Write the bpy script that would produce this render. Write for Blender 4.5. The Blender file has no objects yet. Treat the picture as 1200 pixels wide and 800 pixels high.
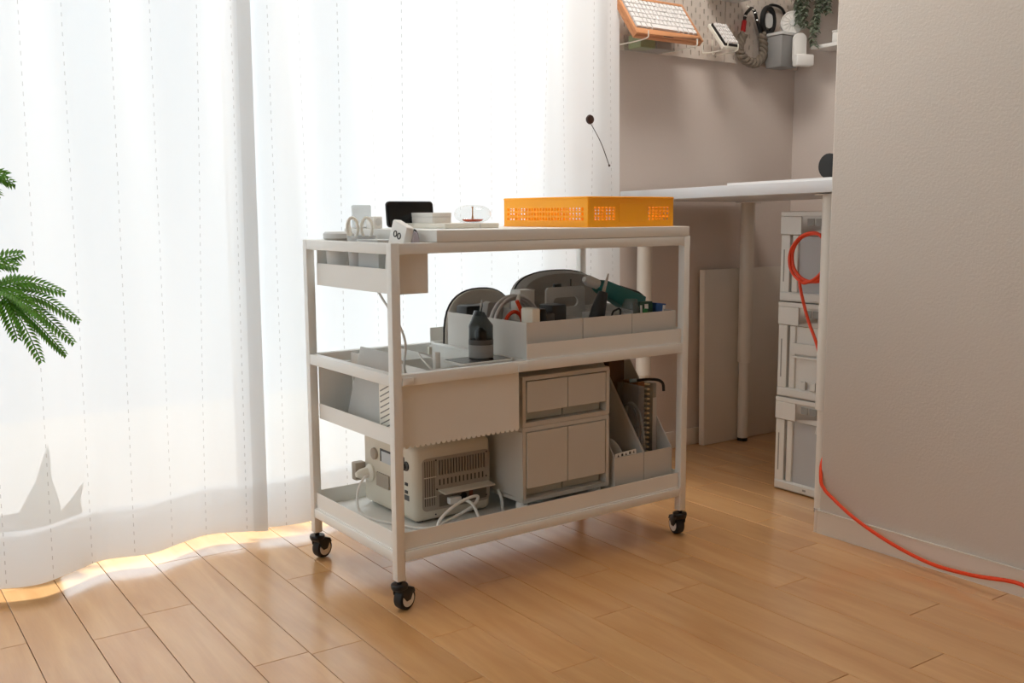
import bpy, bmesh, math, random
from mathutils import Vector, Matrix, Quaternion
random.seed(7)
sc = bpy.context.scene
C = sc.collection
PI = math.pi

# ------------------------------------------------------------------ camera, sky, sun, exposure
F_PX, PITCH, YAW, ROLL, CAM_H = 1156.46, 0.12869, 0.96159, -0.00487, 0.83
fw = Vector((math.cos(YAW)*math.cos(PITCH), math.sin(YAW)*math.cos(PITCH), -math.sin(PITCH)))
rt0 = Vector((math.sin(YAW), -math.cos(YAW), 0)); up0 = rt0.cross(fw)
rt = rt0*math.cos(ROLL) + up0*math.sin(ROLL); up = -rt0*math.sin(ROLL) + up0*math.cos(ROLL)
cd = bpy.data.cameras.new('camera'); cam = bpy.data.objects.new('camera', cd); C.objects.link(cam)
m = Matrix((rt, up, -fw)).transposed().to_4x4(); m.translation = (0, 0, CAM_H); cam.matrix_world = m
cd.sensor_width = 36; cd.lens = 36*F_PX/1200; cd.clip_start = 0.02
sc.camera = cam

world = bpy.data.worlds.new('world'); sc.world = world; world.use_nodes = True
wn = world.node_tree.nodes; bgn = wn['Background']
bgn.inputs[0].default_value = (0.86, 0.94, 1.0, 1); bgn.inputs[1].default_value = 2.65

sd = bpy.data.lights.new('sun', 'SUN'); sun = bpy.data.objects.new('sun', sd); C.objects.link(sun)
sd.energy = 8.5; sd.angle = math.radians(9.0); sd.color = (0.96, 0.98, 1.0)
sun.rotation_euler = Vector((0.22, -0.42, -1.0)).to_track_quat('-Z', 'Y').to_euler()
sun.location = (0, 5, 5)

vs = sc.view_settings
vs.view_transform = 'Standard'; vs.look = 'None'; vs.gamma = 1.0; vs.use_curve_mapping = False
vs.exposure = -0.12
sc.cycles.use_denoising = True
sc.cycles.max_bounces = 12; sc.cycles.diffuse_bounces = 8; sc.cycles.transmission_bounces = 8; sc.cycles.transparent_max_bounces = 16
sc.cycles.caustics_reflective = False; sc.cycles.caustics_refractive = False

# ------------------------------------------------------------------ materials
def lin(c):
    if isinstance(c, str):
        c = c.lstrip('#'); c = [int(c[i:i+2], 16)/255 for i in (0, 2, 4)]
        return tuple(v/12.92 if v <= 0.04045 else ((v+0.055)/1.055)**2.4 for v in c)
    return tuple(c)
def nd(t, kind, **kw):
    n = t.nodes.new(kind)
    for k, v in kw.items():
        if k in n.inputs.keys(): n.inputs[k].default_value = v
        else: setattr(n, k, v)
    return n
MATS = {}
def mat(name, col, rough=0.5, metal=0.0, spec=0.5, noise=0.0, nscale=20, bump=0.0, bscale=60, coat=0.0, alpha=1.0, trans=0.0, ior=1.45, stretch=None, emit=0.0):
    if name in MATS: return MATS[name]
    M = bpy.data.materials.new(name); M.use_nodes = True; t = M.node_tree
    b = t.nodes['Principled BSDF']; c = lin(col) + (1,)
    b.inputs['Base Color'].default_value = c; b.inputs['Roughness'].default_value = rough; b.inputs['Metallic'].default_value = metal
    b.inputs['Specular IOR Level'].default_value = spec; b.inputs['Coat Weight'].default_value = coat
    b.inputs['Alpha'].default_value = alpha; b.inputs['Transmission Weight'].default_value = trans; b.inputs['IOR'].default_value = ior
    if noise or bump:
        tc = nd(t, 'ShaderNodeTexCoord'); mp = nd(t, 'ShaderNodeMapping')
        if stretch: mp.inputs['Scale'].default_value = stretch
        t.links.new(tc.outputs['Object'], mp.inputs['Vector'])
    if noise:
        n = nd(t, 'ShaderNodeTexNoise', Scale=nscale, Detail=4.0); t.links.new(mp.outputs[0], n.inputs['Vector'])
        r = nd(t, 'ShaderNodeMapRange'); r.inputs[3].default_value = 1-noise; r.inputs[4].default_value = 1+noise
        t.links.new(n.outputs['Fac'], r.inputs[0])
        mx = nd(t, 'ShaderNodeVectorMath', operation='SCALE'); mx.inputs[0].default_value = c[:3]
        t.links.new(r.outputs[0], mx.inputs['Scale']); t.links.new(mx.outputs[0], b.inputs['Base Color'])
    if bump:
        n = nd(t, 'ShaderNodeTexNoise', Scale=bscale, Detail=3.0); t.links.new(mp.outputs[0], n.inputs['Vector'])
        bp = nd(t, 'ShaderNodeBump', Strength=bump, Distance=0.002); t.links.new(n.outputs['Fac'], bp.inputs['Height'])
        t.links.new(bp.outputs[0], b.inputs['Normal'])
    if emit: b.inputs['Emission Color'].default_value = c; b.inputs['Emission Strength'].default_value = emit
    MATS[name] = M; return M

PAINT = mat('warm_grey_paint', '#e2e2de', 0.45, bump=0.03, bscale=500)
WHITE = mat('white_plastic', '#e6e4df', 0.4)
IVORY = mat('ivory_plastic', '#dcd5c5', 0.45)
LGREY = mat('light_grey_plastic', '#c9c9c6', 0.45)
DGREY = mat('dark_grey_plastic', '#4a4846', 0.5)
MGREY = mat('grey_fabric', '#a39f9a', 0.9, noise=0.12, nscale=300, bump=0.2, bscale=900)
BLACK = mat('black_plastic', '#151413', 0.4)
RUBBER = mat('black_rubber', '#1a1918', 0.6)
CHROME = mat('chrome', '#d0d0d0', 0.15, metal=1.0)
ORANGE = mat('yellow_orange_plastic', '#ffab08', 0.4)
CORD = mat('orange_cord', '#e0431a', 0.4)
TILEWHITE = mat('board_white', '#d9d3ca', 0.5)

def floor_mat():
    M = bpy.data.materials.new('maple_plank'); M.use_nodes = True; t = M.node_tree; b = t.nodes['Principled BSDF']
    tc = nd(t, 'ShaderNodeTexCoord'); oi = nd(t, 'ShaderNodeObjectInfo')
    ofs = nd(t, 'ShaderNodeVectorMath', operation='SCALE'); ofs.inputs[0].default_value = (7.3, 3.1, 5.7)
    t.links.new(oi.outputs['Random'], ofs.inputs['Scale'])
    add = nd(t, 'ShaderNodeVectorMath', operation='ADD'); t.links.new(tc.outputs['Object'], add.inputs[0]); t.links.new(ofs.outputs[0], add.inputs[1])
    mp = nd(t, 'ShaderNodeMapping'); mp.inputs['Scale'].default_value = (9, 1.2, 1); t.links.new(add.outputs[0], mp.inputs['Vector'])
    n1 = nd(t, 'ShaderNodeTexNoise', Scale=2.2, Detail=3.0, Distortion=0.6); t.links.new(mp.outputs[0], n1.inputs['Vector'])
    mp2 = nd(t, 'ShaderNodeMapping'); mp2.inputs['Scale'].default_value = (120, 6, 1); t.links.new(add.outputs[0], mp2.inputs['Vector'])
    n2 = nd(t, 'ShaderNodeTexNoise', Scale=3.0, Detail=2.0); t.links.new(mp2.outputs[0], n2.inputs['Vector'])
    cr = nd(t, 'ShaderNodeValToRGB'); e = cr.color_ramp.elements
    e[0].position = 0.25; e[0].color = lin('#c08a52')+(1,); e[1].position = 0.8; e[1].color = lin('#dbab74')+(1,)
    t.links.new(n1.outputs['Fac'], cr.inputs[0])
    r2 = nd(t, 'ShaderNodeMapRange'); r2.inputs[3].default_value = 0.93; r2.inputs[4].default_value = 1.05; t.links.new(n2.outputs['Fac'], r2.inputs[0])
    r3 = nd(t, 'ShaderNodeMapRange'); r3.inputs[3].default_value = 0.92; r3.inputs[4].default_value = 1.06; t.links.new(oi.outputs['Random'], r3.inputs[0])
    mu = nd(t, 'ShaderNodeMath', operation='MULTIPLY'); t.links.new(r2.outputs[0], mu.inputs[0]); t.links.new(r3.outputs[0], mu.inputs[1])
    s = nd(t, 'ShaderNodeVectorMath', operation='SCALE'); t.links.new(cr.outputs[0], s.inputs[0]); t.links.new(mu.outputs[0], s.inputs['Scale'])
    t.links.new(s.outputs[0], b.inputs['Base Color'])
    b.inputs['Roughness'].default_value = 0.30; b.inputs['Specular IOR Level'].default_value = 0.7; b.inputs['Coat Weight'].default_value = 1.0; b.inputs['Coat Roughness'].default_value = 0.17
    return M
PLANK = floor_mat()
SEAM = mat('plank_seam', '#7a5530', 0.7)
WALL = mat('wallpaper', '#cdc6bd', 0.85, bump=0.35, bscale=160)
WALLB = mat('wallpaper_back', '#d0c4bb', 0.85, bump=0.25, bscale=160)
CEIL = mat('ceiling_white', '#e6e2dc', 0.9)
SKIRT = mat('skirting', '#dcd4c8', 0.5)

def curtain_mat(name, tr, stitch=True, col=(0.91, 0.935, 0.95), thru=0.10):
    M = bpy.data.materials.new(name); M.use_nodes = True; t = M.node_tree
    out = t.nodes['Material Output']; t.nodes.remove(t.nodes['Principled BSDF'])
    d = nd(t, 'ShaderNodeBsdfDiffuse'); d.inputs[0].default_value = col+(1,)
    g = nd(t, 'ShaderNodeBsdfTranslucent'); g.inputs[0].default_value = col+(1,)
    mx = nd(t, 'ShaderNodeMixShader'); mx.inputs[0].default_value = tr
    t.links.new(d.outputs[0], mx.inputs[1]); t.links.new(g.outputs[0], mx.inputs[2])
    tp = nd(t, 'ShaderNodeBsdfTransparent'); m2 = nd(t, 'ShaderNodeMixShader'); m2.inputs[0].default_value = thru
    t.links.new(mx.outputs[0], m2.inputs[1]); t.links.new(tp.outputs[0], m2.inputs[2])
    if stitch:
        # woven-in dashed vertical threads: u = cloth width in metres, v = height in metres
        uv = nd(t, 'ShaderNodeUVMap'); sx = nd(t, 'ShaderNodeSeparateXYZ'); t.links.new(uv.outputs[0], sx.inputs[0])
        def mth(op, a, bv=None, **kw):
            n = nd(t, 'ShaderNodeMath', operation=op)
            for i, v in enumerate((a, bv)):
                if v is None: continue
                if isinstance(v, (int, float)): n.inputs[i].default_value = v
                else: t.links.new(v, n.inputs[i])
            return n.outputs[0]
        fu = mth('FRACT', mth('DIVIDE', sx.outputs[0], 0.094)); a = mth('LESS_THAN', fu, 0.018)
        row = mth('FLOOR', mth('DIVIDE', sx.outputs[0], 0.094))
        fv = mth('FRACT', mth('ADD', mth('DIVIDE', sx.outputs[1], 0.021), mth('MULTIPLY', row, 0.37))); bb = mth('LESS_THAN', fv, 0.42)
        k = mth('MULTIPLY', a, bb)
        cm = nd(t, 'ShaderNodeMix', data_type='RGBA'); t.links.new(k, cm.inputs[0])
        cm.inputs[6].default_value = col+(1,); cm.inputs[7].default_value = (0.60, 0.60, 0.60, 1)
        t.links.new(cm.outputs[2], g.inputs[0]); t.links.new(cm.outputs[2], d.inputs[0])
    t.links.new(m2.outputs[0], out.inputs[0]); return M
VOILE = curtain_mat('curtain_voile', 0.192, thru=0.12)
HEM = curtain_mat('curtain_hem', 0.34, True, thru=0.20)

def clear_mat(name, col=(1, 1, 1), fac=0.12, rough=0.05, ior=1.25):
    # thin clear sheet: mostly see-through, glossy at a grazing view
    M = bpy.data.materials.new(name); M.use_nodes = True; t = M.node_tree; out = t.nodes['Material Output']; t.nodes.remove(t.nodes['Principled BSDF'])
    tp = nd(t, 'ShaderNodeBsdfTransparent'); tp.inputs[0].default_value = col+(1,)
    gl = nd(t, 'ShaderNodeBsdfGlossy', Roughness=rough); lw0 = nd(t, 'ShaderNodeLayerWeight', Blend=0.5); pw0 = nd(t, 'ShaderNodeMath', operation='POWER'); pw0.inputs[1].default_value = 4.5
    t.links.new(lw0.outputs['Facing'], pw0.inputs[0]); fr = nd(t, 'ShaderNodeMath', operation='MULTIPLY_ADD'); fr.inputs[1].default_value = 0.55; fr.inputs[2].default_value = 0.03; t.links.new(pw0.outputs[0], fr.inputs[0])
    mx = nd(t, 'ShaderNodeMixShader'); t.links.new(fr.outputs[0], mx.inputs[0]); t.links.new(tp.outputs[0], mx.inputs[1]); t.links.new(gl.outputs[0], mx.inputs[2])
    df = nd(t, 'ShaderNodeBsdfDiffuse'); df.inputs[0].default_value = tuple(0.2+0.7*v for v in col)+(1,)
    m2 = nd(t, 'ShaderNodeMixShader'); m2.inputs[0].default_value = fac; t.links.new(mx.outputs[0], m2.inputs[1]); t.links.new(df.outputs[0], m2.inputs[2])
    t.links.new(m2.outputs[0], out.inputs[0]); MATS[name] = M; return M
GLASS = clear_mat('window_glass', (0.97, 0.98, 0.98), 0.0)
FROST = clear_mat('frosted_clear_plastic', (0.86, 0.88, 0.88), 0.35, 0.3)
CLEARGLASS = clear_mat('clear_glass', (0.95, 0.96, 0.96), 0.03, 0.02)
SMOKE = clear_mat('smoked_clear_plastic', (0.26, 0.28, 0.28), 0.03, 0.05)
FILM = clear_mat('clear_film', (0.80, 0.81, 0.81), 0.10, 0.15)

# ------------------------------------------------------------------ mesh helpers
class MB:
    def __init__(s): s.v = []; s.f = []
    def add(s, vs_, fs):
        o = len(s.v); s.v += [tuple(v) for v in vs_]; s.f += [tuple(i+o for i in f) for f in fs]; return s
    def box(s, x0, x1, y0, y1, z0, z1, M=None):
        vs_ = [Vector((x, y, z)) for z in (z0, z1) for y in (y0, y1) for x in (x0, x1)]
        if M is not None: vs_ = [M @ v for v in vs_]
        return s.add(vs_, [(0, 2, 3, 1), (4, 5, 7, 6), (0, 1, 5, 4), (2, 6, 7, 3), (0, 4, 6, 2), (1, 3, 7, 5)])
    def prism(s, poly, a, b, axis='z', M=None):
        n = len(poly)
        def P(u, w, h): return Vector({'z': (u, w, h), 'y': (u, h, w), 'x': (h, u, w)}[axis])
        vs_ = [P(u, w, a) for u, w in poly] + [P(u, w, b) for u, w in poly]
        if M is not None: vs_ = [M @ v for v in vs_]
        fs = [tuple(range(n))[::-1], tuple(range(n, 2*n))] + [(i, (i+1) % n, n+(i+1) % n, n+i) for i in range(n)]
        return s.add(vs_, fs)
    def tube(s, pts, r, n=8, closed=False, radii=None, M=None):
        pts = [Vector(p) for p in pts]; N = len(pts); vs_ = []; fs = []
        t0 = (pts[1]-pts[0]).normalized(); ref = Vector((0, 0, 1)) if abs(t0.z) < 0.9 else Vector((1, 0, 0))
        nrm = (ref - t0*ref.dot(t0)).normalized()
        for i, p in enumerate(pts):
            a = pts[(i-1) % N] if (closed or i > 0) else pts[i]; b = pts[(i+1) % N] if (closed or i < N-1) else pts[i]
            t = (b-a).normalized(); nrm = (nrm - t*nrm.dot(t)); nrm = nrm.normalized() if nrm.length > 1e-6 else t.orthogonal().normalized()
            bi = t.cross(nrm); rr = radii[i] if radii else r
            for k in range(n):
                q = 2*PI*k/n; v = p + (nrm*math.cos(q)+bi*math.sin(q))*rr
                vs_.append(M @ v if M is not None else v)
        for i in range(N if closed else N-1):
            j = (i+1) % N
            for k in range(n): fs.append((i*n+k, i*n+(k+1) % n, j*n+(k+1) % n, j*n+k))
        if not closed: fs += [tuple(range(n))[::-1], tuple(range((N-1)*n, N*n))]
        return s.add(vs_, fs)
    def lathe(s, prof, n=24, M=None):
        vs_ = []; fs = []
        for r, z in prof:
            for k in range(n):
                v = Vector((r*math.cos(2*PI*k/n), r*math.sin(2*PI*k/n), z)); vs_.append(M @ v if M is not None else v)
        for i in range(len(prof)-1):
            for k in range(n): fs.append((i*n+k, i*n+(k+1) % n, (i+1)*n+(k+1) % n, (i+1)*n+k))
        if prof[0][0] > 1e-6: fs.append(tuple(range(n))[::-1])
        if prof[-1][0] > 1e-6: fs.append(tuple(range((len(prof)-1)*n, len(prof)*n)))
        return s.add(vs_, fs)
    def cyl(s, a, b, r, n=16, r2=None): return s.tube([a, b], r, n, radii=[r, r if r2 is None else r2])
    def tray(s, x0, x1, y0, y1, z0, z1, t=0.002, lo=None):
        # open box; lo = {'x0': height, ...} lowers single walls
        h = {'x0': z1, 'x1': z1, 'y0': z1, 'y1': z1}; h.update(lo or {})
        s.box(x0, x1, y0, y1, z0, z0+t)
        s.box(x0, x0+t, y0, y1, z0+t, h['x0']); s.box(x1-t, x1, y0, y1, z0+t, h['x1'])
        s.box(x0+t, x1-t, y0, y0+t, z0+t, h['y0']); s.box(x0+t, x1-t, y1-t, y1, z0+t, h['y1']); return s
    def build(s, name, material, parent=None, loc=None, rot=None, bevel=0, seg=2, smooth=35, uv=None):
        me = bpy.data.meshes.new(name); me.from_pydata(s.v, [], s.f); me.update()
        bm = bmesh.new(); bm.from_mesh(me)
        bmesh.ops.remove_doubles(bm, verts=bm.verts, dist=1e-6)
        if bevel:
            es = [e for e in bm.edges if len(e.link_faces) == 2 and e.calc_face_angle(0) > 0.5]
            bmesh.ops.bevel(bm, geom=es, offset=bevel, segments=seg, profile=0.5, affect='EDGES', clamp_overlap=True)
        bmesh.ops.recalc_face_normals(bm, faces=bm.faces)
        bm.to_mesh(me); bm.free()
        if smooth:
            me.shade_smooth(); me.set_sharp_from_angle(angle=math.radians(smooth))
        me.materials.append(material)
        o = bpy.data.objects.new(name, me); C.objects.link(o)
        if parent is not None: o.parent = parent
        if loc is not None: o.location = loc
        if rot is not None: o.rotation_euler = rot
        return o
def tag(o, label=None, cat=None, group=None, kind=None):
    if label: o['label'] = label
    if cat: o['category'] = cat
    if group: o['group'] = group
    if kind: o['kind'] = kind
    return o
def thing(name, label, cat, loc=(0, 0, 0), rz=0, group=None):
    o = bpy.data.objects.new(name, None); C.objects.link(o); o.empty_display_size = 0.05
    o.location = loc; o.rotation_euler = (0, 0, rz); return tag(o, label, cat, group)
def copy_tree(o, parent=None):
    c = o.copy(); C.objects.link(c); c.parent = parent
    for ch in list(o.children): copy_tree(ch, c)
    return c
def RX(a): return Matrix.Rotation(a, 4, 'X')
def RY(a): return Matrix.Rotation(a, 4, 'Y')
def RZ(a): return Matrix.Rotation(a, 4, 'Z')
def TR(x, y, z): return Matrix.Translation((x, y, z))
def rrect(w, h, r, n=5, cx=0, cy=0):
    P = []
    for sx, sy, a0 in ((1, 1, 0), (-1, 1, 90), (-1, -1, 180), (1, -1, 270)):
        for k in range(n+1):
            a = math.radians(a0+90*k/n); P.append((cx+sx*(w/2-r)+r*math.cos(a), cy+sy*(h/2-r)+r*math.sin(a)))
    return P
def spline(pts, k=6, closed=False):
    P = [Vector(p) for p in pts]; N = len(P); out = []
    for i in range(N if closed else N-1):
        p0 = P[(i-1) % N] if closed or i > 0 else P[i]*2-P[i+1]; p1 = P[i]; p2 = P[(i+1) % N]
        p3 = P[(i+2) % N] if closed or i < N-2 else P[i+1]*2-P[i]
        for j in range(k):
            t = j/k; out.append(0.5*((2*p1)+(p2-p0)*t+(2*p0-5*p1+4*p2-p3)*t*t+(3*p1-p0-3*p2+p3)*t**3))
    if not closed: out.append(P[-1])
    return out
# trolley frame: local x along its long side, y towards the window, origin under its near corner
TX, TY, TA = 0.93437, 1.76108, 0.020399
def TW(x, y, z): return Vector((TX + x*math.cos(TA) - y*math.sin(TA), TY + x*math.sin(TA) + y*math.cos(TA), z))

# ------------------------------------------------------------------ room
XL, XR, YF, YB, ZC = -1.6, 3.037, -2.4, 2.4985, 2.42
PW = 0.10875; X0P = 0.273 - 18*PW
def struct(o): o['kind'] = 'structure'; return o
fl = MB().box(XL-0.1, XR+0.1, YF-0.1, YB+0.30, -0.08, -0.006).build('floor', SEAM); struct(fl)
# plank end joints read off the photograph, by column (column 0 starts at x = 0.273)
JY = {-1: 2.058, 0: 1.72, 1: 1.997, 2: 2.067, 3: 1.70, 4: 2.347, 5: 2.08, 6: 1.616, 7: 2.02, 8: 1.80, 9: 1.505, 10: 1.044, 11: 1.514, 12: 1.652, 13: 1.397, 14: 1.135, 15: 1.536, 16: 1.08}
PL = 0.66; G = 0.0007
plank_mesh = {}
npl = 0
far = MB()
for ci in range(-18, 26):
    xa = 0.273 + ci*PW; xb = xa + PW
    if xa > XR or xb < XL: continue
    xa2, xb2 = max(xa, XL), min(xb, XR)
    jy = JY.get(ci, 1.3 + random.random()*0.6)
    ys = [YF] + sorted(y for y in (jy + k*PL for k in range(-9, 4)) if YF+0.05 < y < YB+0.03) + [YB+0.03]
    for ya, yb in zip(ys[:-1], ys[1:]):
        # only the planks the photograph can see become single parts
        cx, cy = (xa2+xb2)/2, (ya+yb)/2
        vis = (Vector((cx, yb, 0)) - Vector((0, 0, CAM_H))).dot(fw) > 1.2 and -0.2 < xa2 < 3.1 and yb > 0.6
        if vis:
            key = (round(xb2-xa2, 4), round(yb-ya, 4))
            w, l = (xb2-xa2)/2-G, (yb-ya)/2-G
            if key not in plank_mesh:
                plank_mesh[key] = MB().box(-w, w, -l, l, -0.006, 0).build('plank', PLANK, fl, bevel=0.0006, seg=1, loc=(cx, cy, 0))
            else:
                o = bpy.data.objects.new('plank', plank_mesh[key].data); C.objects.link(o); o.parent = fl; o.location = (cx, cy, 0)
            npl += 1
        else:
            far.box(xa2+G, xb2-G, ya+G, yb-G, -0.006, 0)
fo = far.build('planks', PLANK, fl, smooth=0); fo['kind'] = 'stuff'

WX0, WX1, WZ1 = -1.45, 1.985, 2.12      # window opening
wb = MB(); TH = 0.12
wb.box(WX1, XR+0.1, YB, YB+TH, 0, ZC).box(XL-0.1, WX0, YB, YB+TH, 0, ZC).box(WX0, WX1, YB, YB+TH, WZ1, ZC)
struct(wb.build('wall_back', WALLB, smooth=0))
struct(MB().box(XR, XR+0.1, YF, YB, 0, ZC).build('wall_right', WALLB, smooth=0))
LY0, LY1, LZ0, LZ1 = 0.0, 2.15, 0.5, 2.2        # unseen side opening, added to light the left-facing sides
struct(MB().box(XL-0.1, XL, YF, LY0, 0, ZC).box(XL-0.1, XL, LY1, YB, 0, ZC).box(XL-0.1, XL, LY0, LY1, 0, LZ0).box(XL-0.1, XL, LY0, LY1, LZ1, ZC).build('wall_left', WALL, smooth=0))
struct(MB().box(XL-0.1, XR+0.1, YF-0.1, YF, 0, ZC).build('wall_front', WALL, smooth=0))
struct(MB().box(XL-0.1, XR+0.1, YF-0.1, YB+TH, ZC, ZC+0.1).build('ceiling', CEIL, smooth=0))
PX, PY1 = 2.087, 1.592
pw = MB().prism([(PX, YF), (PX+0.115, YF), (PX+0.115, PY1), (PX, PY1)], 0, ZC, 'z')
struct(pw.build('wall_partition', WALL, bevel=0.006, seg=3))
bb = MB().box(PX-0.009, PX-0.0005, YF, PY1+0.009, 0, 0.06).box(PX-0.009, PX+0.124, PY1+0.0005, PY1+0.009, 0, 0.06)
struct(bb.build('baseboard_partition', SKIRT, bevel=0.0015))
struct(MB().box(WX1+0.02, XR, YB-0.009, YB, 0, 0.06).build('baseboard_back', SKIRT, bevel=0.0015))
struct(MB().box(XR-0.009, XR, YF, YB-0.01, 0, 0.06).build('baseboard_right', SKIRT, bevel=0.0015))
# sliding window behind the curtains
ALU = mat('sash_white', '#e4e4e2', 0.4)
w1 = bpy.data.objects.new('window_1', None); C.objects.link(w1); w1.location = ((WX0+WX1)/2, YB+0.07, 0); struct(w1)
ww = (WX1-WX0)/2
MB().box(-ww, ww, -0.03, 0.05, 0, 0.012).box(-ww, ww, -0.03, 0.05, WZ1-0.03, WZ1).box(-ww, -ww+0.03, -0.03, 0.05, 0.012, WZ1-0.03).box(ww-0.03, ww, -0.03, 0.05, 0.012, WZ1-0.03).build('window_frame', ALU, w1, smooth=0)
bs = [-ww+0.03, -0.57, 0.64, ww-0.03]
for i in range(3):
    a, b = bs[i]-0.02*(i > 0), bs[i+1]+0.02*(i < 2); yo = 0.012 if i % 2 else -0.014
    s_ = MB().box(a, b, yo-0.011, yo+0.011, 0.012, 0.06).box(a, b, yo-0.011, yo+0.011, WZ1-0.08, WZ1-0.03).box(a, a+0.04, yo-0.011, yo+0.011, 0.06, WZ1-0.08).box(b-0.04, b, yo-0.011, yo+0.011, 0.06, WZ1-0.08)
    sa = s_.build('sash', ALU, w1, smooth=0)
    MB().box(a+0.04, b-0.04, yo-0.002, yo+0.002, 0.06, WZ1-0.08).build('pane', GLASS, sa, smooth=0)
w2 = bpy.data.objects.new('window_fill', None); C.objects.link(w2); w2.location = (XL-0.05, (LY0+LY1)/2, LZ0); struct(w2)  # window added out of view as a source of side fill light
lw_, lh_ = (LY1-LY0)/2, LZ1-LZ0
MB().box(-0.03, 0.03, -lw_, lw_, 0, 0.035).box(-0.03, 0.03, -lw_, lw_, lh_-0.035, lh_).box(-0.03, 0.03, -lw_, -lw_+0.035, 0.035, lh_-0.035).box(-0.03, 0.03, lw_-0.035, lw_, 0.035, lh_-0.035).box(-0.02, 0.02, -0.025, 0.025, 0.035, lh_-0.035).build('window_frame', ALU, w2, smooth=0)
for s_ in (-1, 1): MB().box(-0.002, 0.002, min(s_*0.025, s_*(lw_-0.035)), max(s_*0.025, s_*(lw_-0.035)), 0.035, lh_-0.035).build('pane', GLASS, w2, smooth=0)
# balcony slab outside
struct(MB().box(XL-1.5, XR+1.5, YB+0.30, YB+2.2, -0.16, -0.06).build('floor_balcony', mat('balcony_concrete', '#cfcac2', 0.8), smooth=0))

# ------------------------------------------------------------------ curtains
HP = [(-1.5, 2.36), (-1.3, 2.41), (-1.1, 2.33), (-0.9, 2.40), (-0.7, 2.34), (-0.5, 2.41), (-0.3, 2.33), (-0.1, 2.40), (0.1, 2.41), (0.22, 2.355), (0.34, 2.315), (0.43, 2.36), (0.50, 2.395), (0.60, 2.375), (0.68, 2.41), (0.76, 2.435), (0.85, 2.40), (0.905, 2.375), (1.0, 2.36), (1.1, 2.40), (1.2, 2.36), (1.32, 2.41), (1.45, 2.37), (1.55, 2.40), (1.66, 2.36), (1.78, 2.405), (1.87, 2.37), (1.95, 2.40), (2.02, 2.37), (2.2, 2.40)]
SP = spline([(a, b, 0) for a, b in HP], 12)
def hem_y(x):
    for p, q in zip(SP[:-1], SP[1:]):
        if p.x <= x <= q.x: return p.y + (q.y-p.y)*(x-p.x)/max(1e-9, q.x-p.x)
    return 2.38
def cur_y(x, z):
    k = max(0.0, min(1.0, (z-0.0)/1.6)); k = k*k*(3-2*k)
    top = 2.385 + 0.022*math.sin(x*31.0) + 0.010*math.sin(x*13.0+1)
    return hem_y(x)*(1-k) + top*k
def curtain(name, label, xa, xb, yo, z0, z1, side):
    def sheet(x0, x1, za, zb, dy, nz, nm, mt, parent):
        nx = max(2, int(abs(x1-x0)/0.011)); me = bpy.data.meshes.new(nm); V = []; Fc = []
        us = []
        s_ = x0
        for i in range(nx+1):
            x = x0+(x1-x0)*i/nx
            for j in range(nz+1):
                z = za+(zb-za)*j/nz; V.append((x+0.008*(z-1)*(1 if side == 'r' else 0), cur_y(x, z)+yo+dy, z)); us.append((x, z))
        for i in range(nx):
            for j in range(nz): Fc.append((i*(nz+1)+j, (i+1)*(nz+1)+j, (i+1)*(nz+1)+j+1, i*(nz+1)+j+1))
        me.from_pydata(V, [], Fc); me.update(); uvl = me.uv_layers.new(name='UVMap')
        for lp in me.loops: uvl.data[lp.index].uv = us[lp.vertex_index]
        me.shade_smooth(); me.materials.append(mt)
        o = bpy.data.objects.new(nm, me); C.objects.link(o); o.parent = parent; return o
    root = sheet(xa, xb, z0, z1, 0, 34, name, VOILE, None); tag(root, label, 'curtain', 'sheer curtain panels')
    sheet(xa, xb, z0-0.001, z0+0.125, 0.004, 4, 'bottom_hem', HEM, root)
    if side == 'r': sheet(xb-0.032, xb, z0, z1, -0.004, 34, 'side_hem', HEM, root)
    else: sheet(xa, xa+0.03, z0, z1, 0.004, 34, 'side_hem', HEM, root); sheet(xb-0.04, xb, z0, z1, 0.004, 34, 'side_hem', HEM, root)
    return root
curtain('sheer_curtain', 'white sheer curtain hanging left of the grey folded edge, nearest the fern', -1.48, 0.893, -0.012, 0.028, 2.26, 'r')
curtain('sheer_curtain', 'white sheer curtain hanging behind the trolley, up to the beige wall', 0.84, 2.10, 0.014, 0.028, 2.26, 'l')
rod = MB().cyl((-1.52, 2.39, 2.285), (2.14, 2.39, 2.285), 0.012, 12)
for x in (-1.5, 0.3, 2.12): rod.box(x-0.01, x+0.01, 2.40, YB, 2.275, 2.295)
tag(rod.build('curtain_rail', WHITE), 'white rail along the top of the window carrying both curtains', 'curtain rail')

# ------------------------------------------------------------------ round fill lamp, added out of view to brighten alcove and room
cl = thing('ceiling_fill_lamp', 'unseen round fill lamp added above the trolley', 'lamp', (1.90, 1.86, 2.415))
MB().lathe([(0.0, -0.012), (0.365, -0.012), (0.38, -0.004), (0.38, 0.0), (0.0, 0.0)], 40).build('mount', WHITE, cl)
MB().lathe([(0.365, -0.0125), (0.355, -0.032), (0.23, -0.046), (0.0, -0.050)], 40).build('diffuser', mat('fill_lamp_diffuser', (1.0, 0.965, 0.92), 0.5, emit=13.8), cl)
# ------------------------------------------------------------------ pixel (of the 1200x800 photograph) to a point on a known plane
CO = Vector((0, 0, CAM_H))
def ray(px, py): return fw + rt*((px-600)/F_PX) - up*((py-400)/F_PX)
def onp(px, py, ax, val):
    d = ray(px, py); return CO + d*((val-CO[ax])/d[ax])
Rinv = Matrix.Rotation(-TA, 3, 'Z')
def LP(px, py, ax, val):
    d = Rinv @ ray(px, py); o = Rinv @ (CO-Vector((TX, TY, 0))); return o + d*((val-o[ax])/d[ax])
def tthing(name, label, cat, x, y, z, rz=0, group=None): return thing(name, label, cat, TW(x, y, z), TA+rz, group)
def tput(o, x, y, z, rz=0): o.location = TW(x, y, z); o.rotation_euler = (0, 0, TA+rz); return o

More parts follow.
